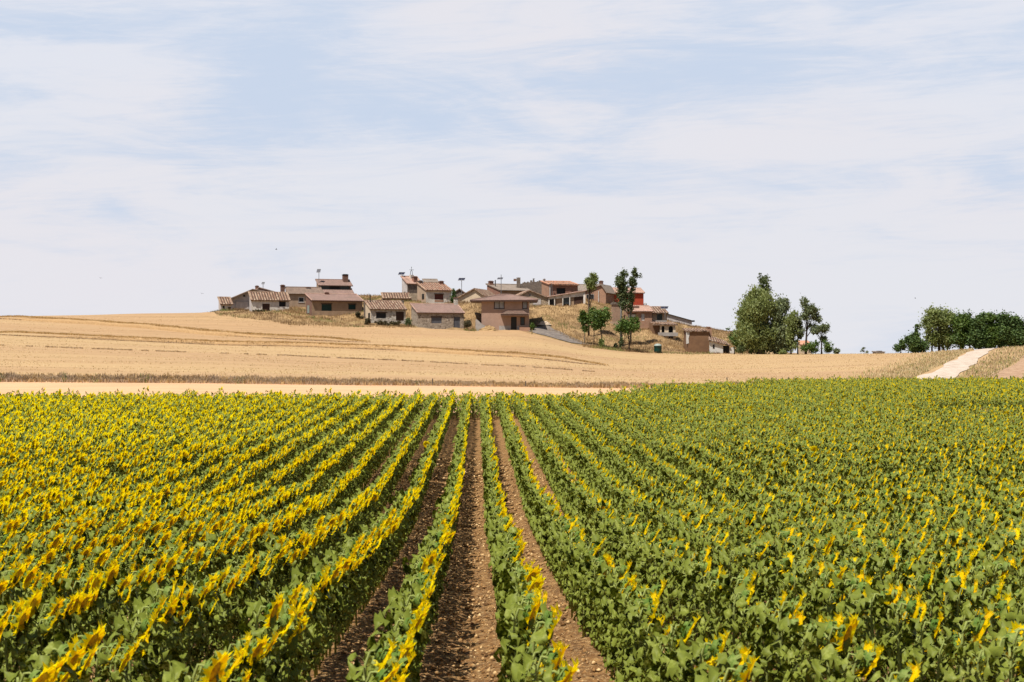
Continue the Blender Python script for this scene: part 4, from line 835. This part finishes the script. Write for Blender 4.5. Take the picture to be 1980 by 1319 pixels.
mb = MB(); mb.box(h.X(1171.5), h.X(1175.7), .6, 1.6, h.Z(576), h.Z(569)); mb.build('porch', M_dark, h.root)
# lower right cluster
h = House('brick_tower', 'square brown brick tower with a dark cap left of the two tall windswept trees', 'tower', 1185.5, 640, 302, 10)
mb = MB(); mb.box(0, h.X(1200), 0, 1.2, -1, h.Z(589)); mb.build('wall', M_brick_t, h.root); mb = MB(); mb.box(-.15, h.X(1200)+.15, -.15, 1.35, h.Z(588.9), h.Z(586)); mb.box(0, h.X(1194), .1, 1.1, h.Z(585.9), h.Z(584)); mb.build('cap', M_stone_d, h.root)
mb = MB(); mb.box(h.X(1176), h.X(1196), -1.2, -.9, -1.5, h.Z(622)); mb.build('yard_wall', M_tan, h.root)
h = House('brick_terrace_house', 'orange brick house with a tall white shuttered window, behind the low round tree', 'house', 1213, 641, 301, 8)
h.mono(1261.5, 602.3, 592.5, 5, ops=[(1240.5, 606.6, 1247, 620, 'shutter', M_whitep), (1214.5, 607.8, 1229.5, 614.5, 'shutter', M_whitep), (1252.6, 634.5, 1256.4, 639, 'window', M_dark)], wall=M_brick_o, side=M_brick_o, roof=M_tile_rose, over=.4)
mb = MB(); mb.box(h.X(1224), h.X(1240), 1.5, 2.6, h.Z(597), h.Z(591.2)); mb.build('chimney', M_brick_d, h.root)
h = House('balcony_house', 'mottled tile roofed house with a dark balcony door and a flared chimney', 'house', 1262, 626, 304, 8)
h.mono(1290, 605.4, 594.5, 5.5, ops=[(1270, 607, 1281, 619.6, 'door', M_glass)], wall=M_tan, side=M_tan, roof=M_tile_old, over=.55, ragged=.6)
mb = MB(); q0 = 2.6; x0_, x1_ = h.X(1251.5), h.X(1257)
for a, b in ((x0_, x0_+.12), (x1_-.12, x1_)): mb.box(a, b, q0, q0+.5, h.Z(598), h.Z(586.4))
mb.box(x0_+.121, x1_-.121, q0, q0+.5, h.Z(598), h.Z(593)); mb.poly([(x0_-.06, q0-.05, h.Z(586.3)), (x1_+.06, q0-.05, h.Z(586.3)), ((x0_+x1_)/2, q0+.25, h.Z(584))]); mb.poly([(x1_+.06, q0-.05, h.Z(586.3)), (x1_+.06, q0+.55, h.Z(586.3)), ((x0_+x1_)/2, q0+.25, h.Z(584))]); mb.poly([(x0_-.06, q0+.55, h.Z(586.3)), (x0_-.06, q0-.05, h.Z(586.3)), ((x0_+x1_)/2, q0+.25, h.Z(584))]); mb.build('chimney', M_conc, h.root)
mb = MB(); mb.box(h.X(1258), h.X(1287), -1.0, -.94, h.Z(622.5), h.Z(619.6)); mb.box(h.X(1258), h.X(1287), -1.0, -.02, h.Z(623.4), h.Z(622.52)); mb.build('balcony', M_conc, h.root)
h = House('arched_porch', 'small white porch building with two dark arches, lowest on the right slope', 'outbuilding', 1275.8, 643, 297, 6)
W = h.X(1306.5); zt = h.Z(628.5); mb = MB()
arch = []
for a, b, t in ((1279.4, 1285, 630.3), (1293, 1301.7, 630.3)):
    a, b, t = h.X(a), h.X(b), h.Z(t); rr_ = (b-a)/2; arch.append((a, b, t, rr_))
xs0 = 0
for a, b, t, rr_ in arch:
    mb.poly([(xs0, 0, -2), (a, 0, -2), (a, 0, zt), (xs0, 0, zt)]); xs0 = b; N = 8
    for k in range(N):
        t0, t1 = math.pi*k/N, math.pi*(k+1)/N; c_ = (a+b)/2; sp = t-rr_
        p, q = (c_-rr_*math.cos(t0), sp+rr_*math.sin(t0)), (c_-rr_*math.cos(t1), sp+rr_*math.sin(t1)); mb.poly([(p[0], 0, p[1]), (q[0], 0, q[1]), (q[0], 0, zt), (p[0], 0, zt)]); mb.poly([(p[0], 0, p[1]), (p[0], .25, p[1]), (q[0], .25, q[1]), (q[0], 0, q[1])])
    mb.poly([(a, 0, -2), (a, .25, -2), (a, .25, t-rr_), (a, 0, t-rr_)]); mb.poly([(b, 0, -2), (b, 0, t-rr_), (b, .25, t-rr_), (b, .25, -2)])
mb.poly([(xs0, 0, -2), (W, 0, -2), (W, 0, zt), (xs0, 0, zt)]); mb.poly([(W, 0, -2), (W, 3, -2), (W, 3, zt+.4), (W, 0, zt)]); mb.build('wall', M_cream, h.root)
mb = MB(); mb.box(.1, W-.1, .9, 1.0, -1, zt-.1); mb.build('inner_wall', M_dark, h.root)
mb = MB(); mb.box(h.X(1261.5), -.003, .3, 3, -1, h.Z(624.5)); mb.build('side_wall', M_adobe, h.root)
mb = MB(); corrugated(mb, (h.X(1262), -.3, zt+.05), (W+.4, -.3, zt+.05), (W+.2, 3.2, h.Z(622.2)), (h.X(1262), 3.2, h.Z(622.2)), .3, .06, ragged=.8); mb.build('roof', M_tile_old, h.root)
mb = MB(); mb.box(-.3, W+.3, -.5, -.02, -.6, .0); mb.build('step', M_conc, h.root)
# long white wall building on the right slope
m_ = 329/F; r = empty('long_white_barn', P(1290, 612, 329)); tag(r, 'long low white building with a thin dark roof edge stepping down the right skyline', 'barn')
f = lambda px, y: ((px-1290)*m_, (612-y)*m_)
mb = MB(); a, b, c, e = f(1288, 606.3), f(1338, 620.3), f(1338, 630), f(1288, 622)
mb.poly([(e[0], 0, e[1]), (c[0], 0, c[1]), (b[0], 0, b[1]), (a[0], 0, a[1])]); mb.poly([(c[0], 0, c[1]), (c[0], 3, c[1]), (b[0], 3, b[1]), (b[0], 0, b[1])]); mb.poly([(c[0], 3, c[1]), (e[0], 3, e[1]), (a[0], 3, a[1]), (b[0], 3, b[1])]); mb.build('wall', M_grey, r)
mb = MB(); a, b = f(1287, 605.4), f(1340, 620.1); mb.poly([(a[0], -.3, a[1]), (b[0], -.3, b[1]), (b[0], 3.3, b[1]), (a[0], 3.3, a[1])]); mb.poly([(a[0], -.3, a[1]-.09), (b[0], -.3, b[1]-.09), (b[0], -.3, b[1]), (a[0], -.3, a[1])]); mb.poly([(b[0], -.3, b[1]-.09), (a[0], -.3, a[1]-.09), (a[0], 3.3, a[1]-.09), (b[0], 3.3, b[1]-.09)]); mb.build('roof', M_black, r)
mb = MB(); a = f(1338.4, 622.5); mb.box(a[0], a[0]+.45, -.2, .5, a[1], a[1]+.28); mb.build('vent_box', M_black, r)
# adobe building near the big willow
h = House('adobe_barn', 'windowless brown adobe barn with a white left edge and a brick chimney', 'barn', 1330, 684, 287.5, 4)
W = h.X(1371.5); zt = h.Z(641); mb = MB(); mb.poly([(0, 0, -1), (W, 0, -1), (W, 0, zt), (0, 0, zt)]); mb.poly([(0, 4, -1), (0, 0, -1), (0, 0, zt), (0, 4, zt+.4)]); mb.poly([(W, 0, -1), (W, 4, -1), (W, 4, zt+.4), (W, 0, zt)]); mb.poly([(W, 4, -1), (0, 4, -1), (0, 4, zt+.4), (W, 4, zt+.4)]); mb.build('wall', M_adobe, h.root)
mb = MB(); z0_, z1_ = h.Z(665), h.Z(641.2)
pr = [(-.2, z0_), (.18, z0_+.1), (.10, z0_+.8), (.22, z0_+1.3), (.28, z1_), (-.2, z1_)]; mb.poly([(x, -.05, z) for x, z in pr]); mb.poly([(-.2, .5, z0_), (-.2, -.05, z0_), (-.2, -.05, z1_), (-.2, .5, z1_)])
mb.poly([(x, .0, z) for x, z in pr][::-1]); mb.build('white_edge', M_whitep, h.root)
mb = MB(); corrugated(mb, (-.25, -.25, zt+.04), (W+.1, -.25, zt+.04), (W+.1, 4.2, zt+.55), (-.25, 4.2, zt+.55), .3, .06, ragged=.6); mb.build('roof', M_tile_old, h.root)
mb = MB(); mb.box(h.X(1369.5), h.X(1378), .6, 1.5, h.Z(662), h.Z(633)); mb.box(h.X(1369), h.X(1375), .5, 1.6, h.Z(632.9), h.Z(631.6)); mb.build('chimney', M_brick_o, h.root)
h = House('white_lean_to', 'leaning white lean-to with a steep tile roof between the adobe barn and the willow', 'outbuilding', 1371.8, 687, 285.8, 0)
mb = MB(); pr = [(0, -1), (h.X(1398), -1), (h.X(1398), h.Z(666)), (0, h.Z(656))]; mb.poly([(x, 0, z) for x, z in pr]); mb.poly([(pr[1][0], 0, -1), (pr[1][0], 3, -1), (pr[1][0], 3, pr[2][1]), (pr[1][0], 0, pr[2][1])]); mb.box(h.X(1411), h.X(1420), 0, .3, -1, h.Z(672)); mb.build('wall', M_whitep, h.root)
mb = MB(); mb.box(h.X(1398)+.01, h.X(1410.8), .5, .6, -1, h.Z(668.5)); mb.build('doorway', M_dark, h.root)
mb = MB(); mb.box(h.X(1378.2), h.X(1381.6), -.04, -.003, h.Z(674), h.Z(666.5)); mb.build('window', M_dark, h.root)
mb = MB(); mb.box(h.X(1379), h.X(1384), -.04, -.003, h.Z(686.5), h.Z(684)); mb.build('vent', M_dark, h.root)
mb = MB(); corrugated(mb, (h.X(1370), -.35, h.Z(658.3)), (h.X(1412), -.35, h.Z(668.4)), (h.X(1409), 3.3, h.Z(660)), (h.X(1373), 3.3, h.Z(647)), .3, .06, ragged=.8); mb.build('roof', M_tile_old, h.root)
h = House('distant_red_roofed_house', 'far pale house whose red roof shows between the trunks right of the willow', 'house', 1549, 688, 420, 0)
h.mono(1568, 667, 660.5, depth=5, wall=M_cream, side=M_cream, roof=M_tile_orange, over=.3)
h = House('distant_flat_building', 'tiny grey building on the far crest left of the right-hand trees', 'building', 1694, 690, 420, 0)
h.mono(1710, 682, 681, depth=4, wall=M_grey, side=M_grey, roof=M_tile_grey, amp=.02); h.block(1699.5, 1706.5, 678.3, 681, .5, 3, M_stone_d, 'upper_storey')

solar(616.5, 520.6, 527.4, 612.3, 620, 541, 322, 'small tilted solar panel on a pole above the highest house', 55)
solar(508.5, 545.8, 550, 506, 511.8, 561, 318, 'smallest solar panel, on a thin pole above the brick gable at the left', 55)
solar(777.5, 526.8, 531.8, 770, 783, 538, 322, 'wide solar panel at the left corner of the narrow tall house', 30)
solar(892.6, 538, 542.7, 885.7, 899.6, 564, 315, 'solar panel on a tall pole above the cream gabled house', 30)
solar(969, 537.4, 540.3, 961.4, 972.8, 568, 300, 'solar panel crossing a tall mast behind the two storey house', 25, mast=531)
solar(1286, 593, 597.4, 1277, 1292.4, 604, 302, 'solar panel on a short post over the balcony house', 45)

# recycling bin
b_ = G(1272, 281.5); m_ = 281.5/F; r = empty('recycling_bin', b_); tag(r, 'dark green recycling container with a pale domed top, standing alone below the village', 'bin'); r['label'] = 'dark green container with a pale domed top standing alone in the grass below the village'
def lathe(prof, n=20, m=0):
    mb = MB(); rings = []
    for rr, z in prof: rings.append(len(mb.v)); mb.v += [(rr*math.cos(2*math.pi*k/n), rr*math.sin(2*math.pi*k/n), z) for k in range(n)]
    for i in range(len(rings)-1):
        for k in range(n): mb.f.append([rings[i]+k, rings[i]+(k+1) % n, rings[i+1]+(k+1) % n, rings[i+1]+k]); mb.m.append(m)
    return mb
lathe([(.50, 0), (.56, .06), (.60, .5), (.585, 1.02), (.60, 1.04), (.60, 1.10)]).build('body', flat('green_plastic', (.006, .055, .045), .4, .25), r, True)
lathe([(.60, 1.101), (.57, 1.22), (.46, 1.34), (.28, 1.42), (.1, 1.45), (.001, 1.45)]).build('lid', flat('pale_green_plastic', (.36, .42, .38), .5, .15), r, True)
mb = MB(); mb.box(-.14, .14, -.63, -.55, .80, .93); mb.build('slot', M_black, r)

# low stone wall along the yard, pale heap
def heap(name, px, D, w_, hgt, m2, label, cat, dep=.6):
    b_ = G(px, D); mb = MB(); n, k = 14, 6; V = []
    for i in range(k+1):
        for j in range(n):
            a = 2*math.pi*j/n; rr = (1-i/k)**.6; q = random.uniform(.85, 1.12); mb.v.append((math.cos(a)*rr*w_/2*q, math.sin(a)*rr*w_/2*dep*q, -.15+hgt*(i/k)**.8*q))
    for i in range(k):
        for j in range(n): mb.f.append([i*n+j, i*n+(j+1) % n, (i+1)*n+(j+1) % n, (i+1)*n+j]); mb.m.append(0)
    o = mb.build(name, m2); o.location = b_; tag(o, label, cat)
heap('sand_heap', 1052, 293.5, 2.4, .65, flat('pale_sand', (.66, .52, .38), .95, .25), 'pale heap of sand at the top of the grey yard beside the two storey house', 'heap')
heap('earth_mound', 945, 287.6, 3.2, .9, M_hill, 'low brown earth mound against the front of the two storey house', 'mound', .45)

# fence posts and tall weeds along the verge
for px, D, hgt in ((837, 137.3, .55), (1016, 137.6, .45), (1406, 146, .75), (1523, 154.6, .55), (1345, 142.2, .35), (886, 137.6, .3)):
    b_ = G(px, D); mb = MB(); mb.tube([(0, 0, -.3), (.02, .01, hgt)], [.05, .04], 7); mb.box(-.06, .06, -.055, .05, hgt-.12, hgt-.1)
    o = mb.build('fence_post', flat('grey_wood', (.16, .13, .10), .9, .3)); o.location = b_; o.rotation_euler = (random.uniform(-.1, .1), random.uniform(-.1, .1), 0)
    tag(o, {837: 'thin dark post in the verge left of the middle', 1016: 'short post in the verge near the middle, straight below the stone gable', 1406: 'tallest dark post in the verge, at the field corner below the willow', 1523: 'short post by the far corner of the sunflowers on the right', 1345: 'stubby post in the verge below the adobe barn', 886: 'shortest post in the verge below the grey stone house'}[px], 'post', 'posts along the straw verge')
for px, y, D, L, lab in ((534, 482.5, 260, .5, 'small dark bird gliding above the left part of the village'), (194, 538, 300, .4, 'tiny bird alone over the far left slope'), (390, 568, 300, .45, 'tiny bird just left of the first shed'), (1770, 577, 300, .4, 'tiny bird above the trees on the right')):
    mb = MB(); mb.tube([(-L*.3, 0, 0), (-.05, 0, .02), (L*.28, 0, .015)], [.01, .05, .015], 6); mb.poly([(-.05, 0, .03), (.07, 0, .03), (.02, .3, .14), (-.03, .16, .12)]); mb.poly([(-.05, 0, .03), (.07, 0, .03), (.02, -.3, .12), (-.03, -.16, .12)]); mb.poly([(-L*.3, -.04, 0), (-L*.3, .04, 0), (-L*.2, 0, .01)])
    o = mb.build('bird', M_black); o.location = P(px, y, D); o.rotation_euler = (.3, 0, random.uniform(0, 3)); tag(o, lab, 'bird', 'birds in the sky')

# ------------------------------------------------------------ trees and shrubs
L_green = leafmat('fresh_green_leaves', [(.04, .075, .012), (.09, .15, .026), (.16, .22, .05)], rough=.6, trans=.3, nscale=.7, fine=3)
L_olive = leafmat('olive_willow_leaves', [(.15, .185, .055), (.22, .26, .085), (.30, .335, .125)], rough=.6, trans=.4, nscale=.45, fine=3)
L_dark = leafmat('dark_poplar_leaves', [(.055, .078, .03), (.10, .13, .05), (.16, .19, .075)], rough=.6, trans=.28, nscale=.7, fine=3)
L_grey = leafmat('greyish_leaves', [(.09, .115, .055), (.15, .18, .085), (.21, .24, .12)], rough=.6, trans=.28, nscale=.7, fine=3)
L_weed = leafmat('brown_olive_weeds', [(.05, .045, .022), (.10, .085, .04), (.19, .15, .075)], rough=.8, trans=.2, nscale=.7, fine=3)
L_pine = leafmat('pine_needles', [(.03, .06, .013), (.06, .105, .022), (.11, .165, .035)], rough=.7, trans=.15, nscale=.8, fine=3)
M_bark = flat('dark_bark', (.09, .065, .05), .95, .35, scale=2); M_bark_g = flat('grey_bark', (.20, .18, .155), .95, .35, scale=2)
def crown_mesh(centres, n, size, lm, aspect=.5, hang=0.0, flatz=1.0):
    C = np.array([c[:3] for c in centres]); Rr = np.array([c[3] for c in centres]); wts = Rr**2/np.sum(Rr**2); k = RNG.choice(len(C), n, p=wts)
    dirs = RNG.normal(size=(n, 3)); dirs /= np.linalg.norm(dirs, axis=1)[:, None]; rad = np.abs(RNG.normal(0, .66, n))+.10
    Pp = C[k]+dirs*(Rr[k]*rad)[:, None]*np.array([1, 1, flatz]); 
    if hang: Pp[:, 2] -= np.abs(RNG.normal(0, hang, n))
    a = RNG.normal(size=(n, 3)); a[:, 2] = a[:, 2]*(.6) - (1.6 if hang else 0); a /= np.linalg.norm(a, axis=1)[:, None]; b = np.cross(a, RNG.normal(size=(n, 3))); b /= np.linalg.norm(b, axis=1)[:, None]
    s = (size*RNG.uniform(.6, 1.3, n))[:, None]; V = np.stack([Pp-a*s, Pp-b*s*aspect, Pp+a*s, Pp+b*s*aspect], 1).reshape(-1, 3)
    return npmesh('crown', V, np.arange(n*4).reshape(n, 4), mats=[lm])
def plant(name, label, cat, px, D, blobs, leaf, nl, size, trunk=.2, bark=None, clump=1.0, group=None, ybase=None, fill=34, hang=0, lean=0, stems=None, split=.35, ncl=None, depth=1.0):
    """blobs: (px, y, rx, ry) ellipses in the photo at distance D"""
    m_ = D/F; g = G(px, D); base = g.copy(); base.z -= .05
    if ybase: base = P(px, ybase, D)
    root = empty(name, base); tag(root, label, cat, group)
    centres = []; tot = sum(b[2]*b[3] for b in blobs)
    for (bx, by, rx, ry) in blobs:
        c = P(bx, by, D)-base; rx *= m_*1.12; ry *= m_*1.1; ry_d = min(rx, ry*1.2)*depth; nn = max(4, int(1.35*fill*(rx*ry)/(tot*m_*m_)))
        for _ in range(nn):
            v = Vector((random.gauss(0, 1), random.gauss(0, 1), random.gauss(0, 1))).normalized()*(random.random()**.4)*.86
            cr = clump*min(rx, ry)*random.uniform(.22, .62); centres.append((c.x+v.x*(rx-cr*.5), c.y+v.y*ry_d, c.z+v.z*(ry-cr*.5), cr))
    cm = link('crown', crown_mesh(centres, int(nl*1.35), size*1.1, leaf, hang=hang), root)
    if trunk:
        mb = MB(); cz = max(c[2] for c in centres); cmx = sum(c[0] for c in centres)/len(centres)
        for (sx, tr) in (stems or [(0, trunk)]):
            top = Vector((sx*m_+lean+(cmx-sx*m_)*.5, 0, cz*.8)); p0 = Vector((sx*m_, 0, -.3)); zs = split*cz
            pts = [p0, Vector((sx*m_*1.0, 0, zs*.5)), Vector((sx*m_+(top.x-sx*m_)*.3, random.uniform(-.1, .1), zs)), p0.lerp(top, .75), top]; mb.tube(pts, [tr*1.25, tr, tr*.85, tr*.5, tr*.15], 8)
            near_ = sorted(centres, key=lambda c: random.random())[:14]
            for c in near_:
                t = random.uniform(.35, .8); s0 = p0.lerp(top, t) if t > .5 else Vector(pts[2]); cc = Vector(c[:3]); mid = s0.lerp(cc, .5)+Vector((random.uniform(-.2, .2), random.uniform(-.2, .2), .15))
                if cc.z > s0.z-.5: mb.tube([s0, mid, cc], [tr*.35, tr*.2, tr*.06], 5)
        mb.build('trunk', bark or M_bark, root, True)
    return root
plant('pine_tree', 'tall thin tree with bare trunk and compact round crown in front of the lean-to', 'tree', 1138.5, 291, [(1143, 549, 11, 13), (1149, 538, 9, 10), (1137, 543, 7, 8), (1146, 532, 6, 6)], L_olive, 3200, .14, .13, split=.7, fill=70)
g_wind = 'tall windswept poplars on the right slope'
plant('poplar_tree', 'left one of the two tall windswept poplars, leafy down to its middle', 'tree', 1201, 287, [(1203, 575, 11, 28), (1200, 545, 11, 18), (1207, 531, 9, 12), (1194, 540, 4, 14), (1207, 555, 10, 16), (1205, 592, 8, 14), (1213, 585, 9, 24), (1202, 655, 4, 14)], L_dark, 4600, .14, .20, M_bark_g, fill=110, split=.6, group=g_wind)
plant('poplar_tree', 'right one of the two tall windswept poplars, with a bare pale lower trunk', 'tree', 1219.5, 288, [(1227, 527, 8, 9), (1234, 535, 7, 5), (1222, 545, 8, 12), (1228, 550, 5, 8), (1239, 530, 3, 4), (1220, 575, 7, 15), (1224, 556, 6, 10), (1221, 592, 6, 10)], L_dark, 2500, .14, .13, M_bark_g, fill=80, split=.7, group=g_wind)
g_y = 'young round trees below the village'
plant('young_tree', 'left young green tree of the clump below the brick tower, slim stem', 'tree', 1130, 283.5, [(1130, 618, 11, 15), (1126, 606, 7, 8), (1131, 636, 7, 9)], L_green, 2000, .15, .05, M_bark_g, group=g_y)
plant('young_tree', 'middle young green tree of the clump below the brick tower', 'tree', 1148.5, 282.5, [(1150, 615, 16, 16), (1146, 601, 9, 7), (1152, 630, 14, 9)], L_green, 3000, .15, .06, M_bark, group=g_y)
plant('young_tree', 'right young green tree of the clump below the brick tower, dark leaning stem', 'tree', 1163.5, 281.8, [(1166, 612, 15, 14), (1172, 599, 7, 8), (1160, 625, 14, 12), (1177, 608, 6, 8)], L_green, 3200, .15, .08, lean=-.3, group=g_y)
plant('young_tree', 'low round green tree standing in front of the two tall poplars', 'tree', 1216.5, 280, [(1213, 630, 22, 15), (1222, 620, 15, 9), (1200, 634, 11, 10), (1231, 632, 9, 10)], L_green, 4200, .15, .09, stems=[(0, .10), (-10, .045)], group=g_y)
plant('green_shrub', 'green shrub around the foot of the right young tree', 'shrub', 1163, 281, [(1163, 663, 6, 8)], L_olive, 700, .13, 0)
plant('green_shrub', 'weedy green shrub at the foot of the tall poplars', 'shrub', 1200, 283, [(1201, 662, 5, 12), (1190, 668, 5, 5)], L_grey, 700, .13, 0)
plant('green_shrub', 'small bush at the right corner of the two storey house', 'shrub', 1030, 289, [(1029.5, 632, 5, 7)], L_green, 600, .12, 0)
plant('willow_tree', 'biggest tree, a broad pale green willow with hanging foliage near the right slope', 'tree', 1469, 279, [(1455, 600, 29, 36), (1449, 645, 27, 28), (1475, 585, 24, 28), (1460, 567, 19, 18), (1485, 640, 20, 30), (1434, 615, 13, 30), (1498, 600, 8, 25), (1462, 664, 30, 14)], L_olive, 24000, .17, .42, fill=150, clump=.8, hang=.5, split=.3)
plant('thin_poplar', 'spindly dark tree top rising just above the big willow', 'tree', 1477, 284, [(1479, 540, 11, 13), (1487, 555, 8, 9), (1471, 533, 5, 6), (1478, 558, 12, 12)], L_dark, 1100, .17, .12, fill=20, split=.8)
plant('willow_tree', 'darker willow merging with the right side of the biggest one', 'tree', 1502, 280, [(1507, 600, 19, 32), (1516, 583, 12, 16), (1503, 645, 24, 32), (1478, 628, 14, 45), (1490, 655, 16, 22), (1510, 668, 22, 10), (1524, 655, 12, 18)], L_grey, 16000, .17, .32, fill=130, clump=.8, hang=.5, split=.25)
plant('slender_tree', 'light olive tree with a slim trunk just right of the darker willow', 'tree', 1529.5, 278, [(1530, 628, 14, 30), (1536, 610, 12, 14), (1527, 650, 10, 19), (1534, 664, 12, 12)], L_olive, 4200, .15, .13, fill=50, hang=.2, split=.3)
plant('slender_tree', 'thin dark stemmed tree between the olive tree and the airy one', 'tree', 1542.5, 279, [(1544, 628, 9, 20), (1547, 650, 7, 10)], L_grey, 1100, .15, .10, fill=24, split=.4)
plant('airy_tree', 'tall airy tree with see-through crown and dark trunk right of the willows', 'tree', 1558, 277, [(1554, 585, 11, 12), (1565, 600, 17, 14), (1578, 612, 11, 14), (1556, 612, 12, 14), (1572, 632, 16, 10), (1585, 620, 6, 10), (1551, 640, 8, 10)], L_grey, 3800, .14, .17, fill=90, split=.3)
plant('airy_tree', 'smaller airy tree at the right end of the willow group', 'tree', 1588.5, 276, [(1588, 636, 14, 10), (1597, 632, 9, 8), (1576, 640, 9, 8), (1593, 655, 8, 9)], L_grey, 2100, .14, .11, fill=50, split=.5)
for i, (px, D, bl, lm, lab) in enumerate([(1575, 275, [(1568, 673, 22, 10), (1580, 664, 10, 7)], L_green, 'low green bushes under the airy trees'), (1603, 275, [(1602, 672, 11, 12), (1595, 664, 6, 8)], L_green, 'green bush at the foot of the smaller airy tree'),
        (1617, 275, [(1618, 679, 6, 5)], L_grey, 'low grey green bush furthest right of the willow group'), (1420, 281, [(1421, 652, 13, 18), (1408, 635, 5, 6), (1426, 670, 10, 14)], L_green, 'dark green bushy tree between the white lean-to and the willow'),
        (1430, 278, [(1432, 676, 8, 8)], L_dark, 'dark shrub at the left foot of the willow'), (1510, 277, [(1513, 682, 8, 5)], L_olive, 'small shrub under the darker willow')]):
    plant('green_shrub', lab, 'shrub', px, D, bl, lm, 1500 if i in (0, 3) else 700, .14, .06 if i == 3 else 0, fill=26)
# right-hand group
plant('spruce_shrub', 'low dark spiky bush at the left end of the right-hand trees', 'shrub', 1738, 263, [(1736, 674, 8, 8), (1745, 668, 8, 13)], L_pine, 1400, .14, 0)
plant('dark_evergreen', 'dark pointed evergreen at the left of the right-hand trees', 'tree', 1770, 263, [(1768, 664, 15, 18), (1772, 644, 8, 18), (1758, 657, 8, 14), (1784, 668, 12, 14), (1770, 674, 18, 9)], L_pine, 6000, .15, .12, fill=50)
plant('spreading_tree', 'broad mid green tree with visible limbs, tallest of the right-hand group', 'tree', 1816, 265, [(1806, 607, 18, 16), (1818, 620, 26, 24), (1836, 612, 15, 18), (1792, 628, 15, 18), (1830, 645, 24, 22), (1805, 650, 18, 20), (1822, 662, 26, 14), (1796, 664, 14, 14)], L_olive, 11000, .16, .20, fill=80, stems=[(0, .2), (8, .16), (-14, .12), (16, .1)], split=.25)
plant('spreading_tree', 'mid green tree to the right of the broad one, before the dark pines', 'tree', 1858, 264, [(1858, 630, 22, 24), (1868, 614, 14, 12), (1852, 655, 24, 18), (1872, 648, 12, 22), (1860, 664, 22, 12)], L_green, 9500, .16, .2, fill=70)
g_p = 'dark pines at the right edge'
plant('pine_tree', 'spiky narrow conifer top sticking up behind the mid green tree', 'tree', 1875, 272, [(1875, 612, 6, 9), (1874, 601, 2.5, 7), (1873, 632, 12, 14)], L_pine, 1400, .15, .12, group=g_p)
for px, bl, lab in ((1893, [(1893, 664, 17, 12), (1893, 625, 15, 18), (1890, 650, 17, 20), (1900, 612, 8, 8)], 'first dark pine right of the mid green trees'), (1915, [(1915, 664, 17, 12), (1914, 616, 15, 13), (1915, 645, 18, 24)], 'second dark pine from the left in the dark clump, with the brightest top'),
        (1940, [(1940, 664, 17, 12), (1940, 620, 17, 15), (1942, 648, 20, 22)], 'third dark pine from the left in the dark clump'), (1966, [(1966, 664, 17, 12), (1963, 627, 15, 17), (1966, 652, 20, 22), (1975, 640, 9, 16)], 'last dark pine at the right edge of the photo'), (1999, [(1999, 664, 17, 12), (1999, 650, 20, 22)], 'dark pine cut by the right edge of the photo')):
    plant('pine_tree', lab, 'tree', px, 262, bl, L_pine if px != 1915 else L_green, 8000, .17, .2, fill=80, group=g_p)
plant('sapling', 'lone thin sapling on the crest between the two tree groups', 'sapling', 1671, 262, [(1671, 673, 4, 5), (1667, 679, 4, 4), (1676, 680, 4, 3)], L_grey, 90, .13, .03, fill=10)
# cypress beside the white house
plant('cypress_tree', 'small dark cone of a cypress between the white house and the cream gable', 'tree', 877, 303, [(877, 578, 5.4, 10), (877, 568, 4, 9), (877, 562, 2.8, 5)], L_pine, 2600, .09, .08, fill=60, clump=1.3)
# shrubs against the small stone house and the hillside
for px, D, bl, lm, lab in ((712, 289.5, [(711, 622, 6, 8)], L_weed, 'grey green shrub at the left corner of the small stone house'), (735, 289, [(735, 624, 17, 5), (748, 626, 8, 4)], L_weed, 'dark shrubs under the black window of the small stone house'),
        (765, 289, [(765, 625, 15, 4)], L_weed, 'shrubs before the brown door of the small stone house'), (788, 290, [(789, 624, 6, 9)], L_dark, 'dark shrub between the small stone house and the grey stone house'),
        (905, 289.5, [(905, 626, 7, 8)], L_weed, 'weedy shrub right of the grey metal door'), (500, 299, [(500, 601, 13, 2.5)], L_weed, 'low weeds along the foot of the pale outbuilding'),
        (692, 294, [(693, 608, 6, 6), (699, 615, 5, 5)], L_weed, 'dark shrub on the mound right of the ochre house'), (602, 294.5, [(601, 616, 13, 4)], L_olive, 'low green weeds at the left foot of the ochre house'), (432, 303.5, [(433, 601, 7, 3)], L_olive, 'low weeds at the foot of the small left shed')):
    plant('hillside_shrub', lab, 'shrub', px, D, bl, lm, 900, .12, 0, fill=22)
# dry oats in the gap of the sunflowers on the right
n = 5000; px = RNG.uniform(1745, 2010, n); D = RNG.uniform(79, 84, n); k = RNG.random(n) < np.where(np.abs(px-1908) < 14, 1.0, .35); px, D = px[k], D[k]
blades('tall_dry_oats', xs_of(px, D), D, np.where(np.abs(px-1908) < 12, .75, .4)*RNG.uniform(.6, 1.1, len(px)), .03, [M_pale, M_green], 'clump of pale dry oats in a gap of the sunflowers at the right', mi=np.where(RNG.random(len(px)) < .35, 1, 0))
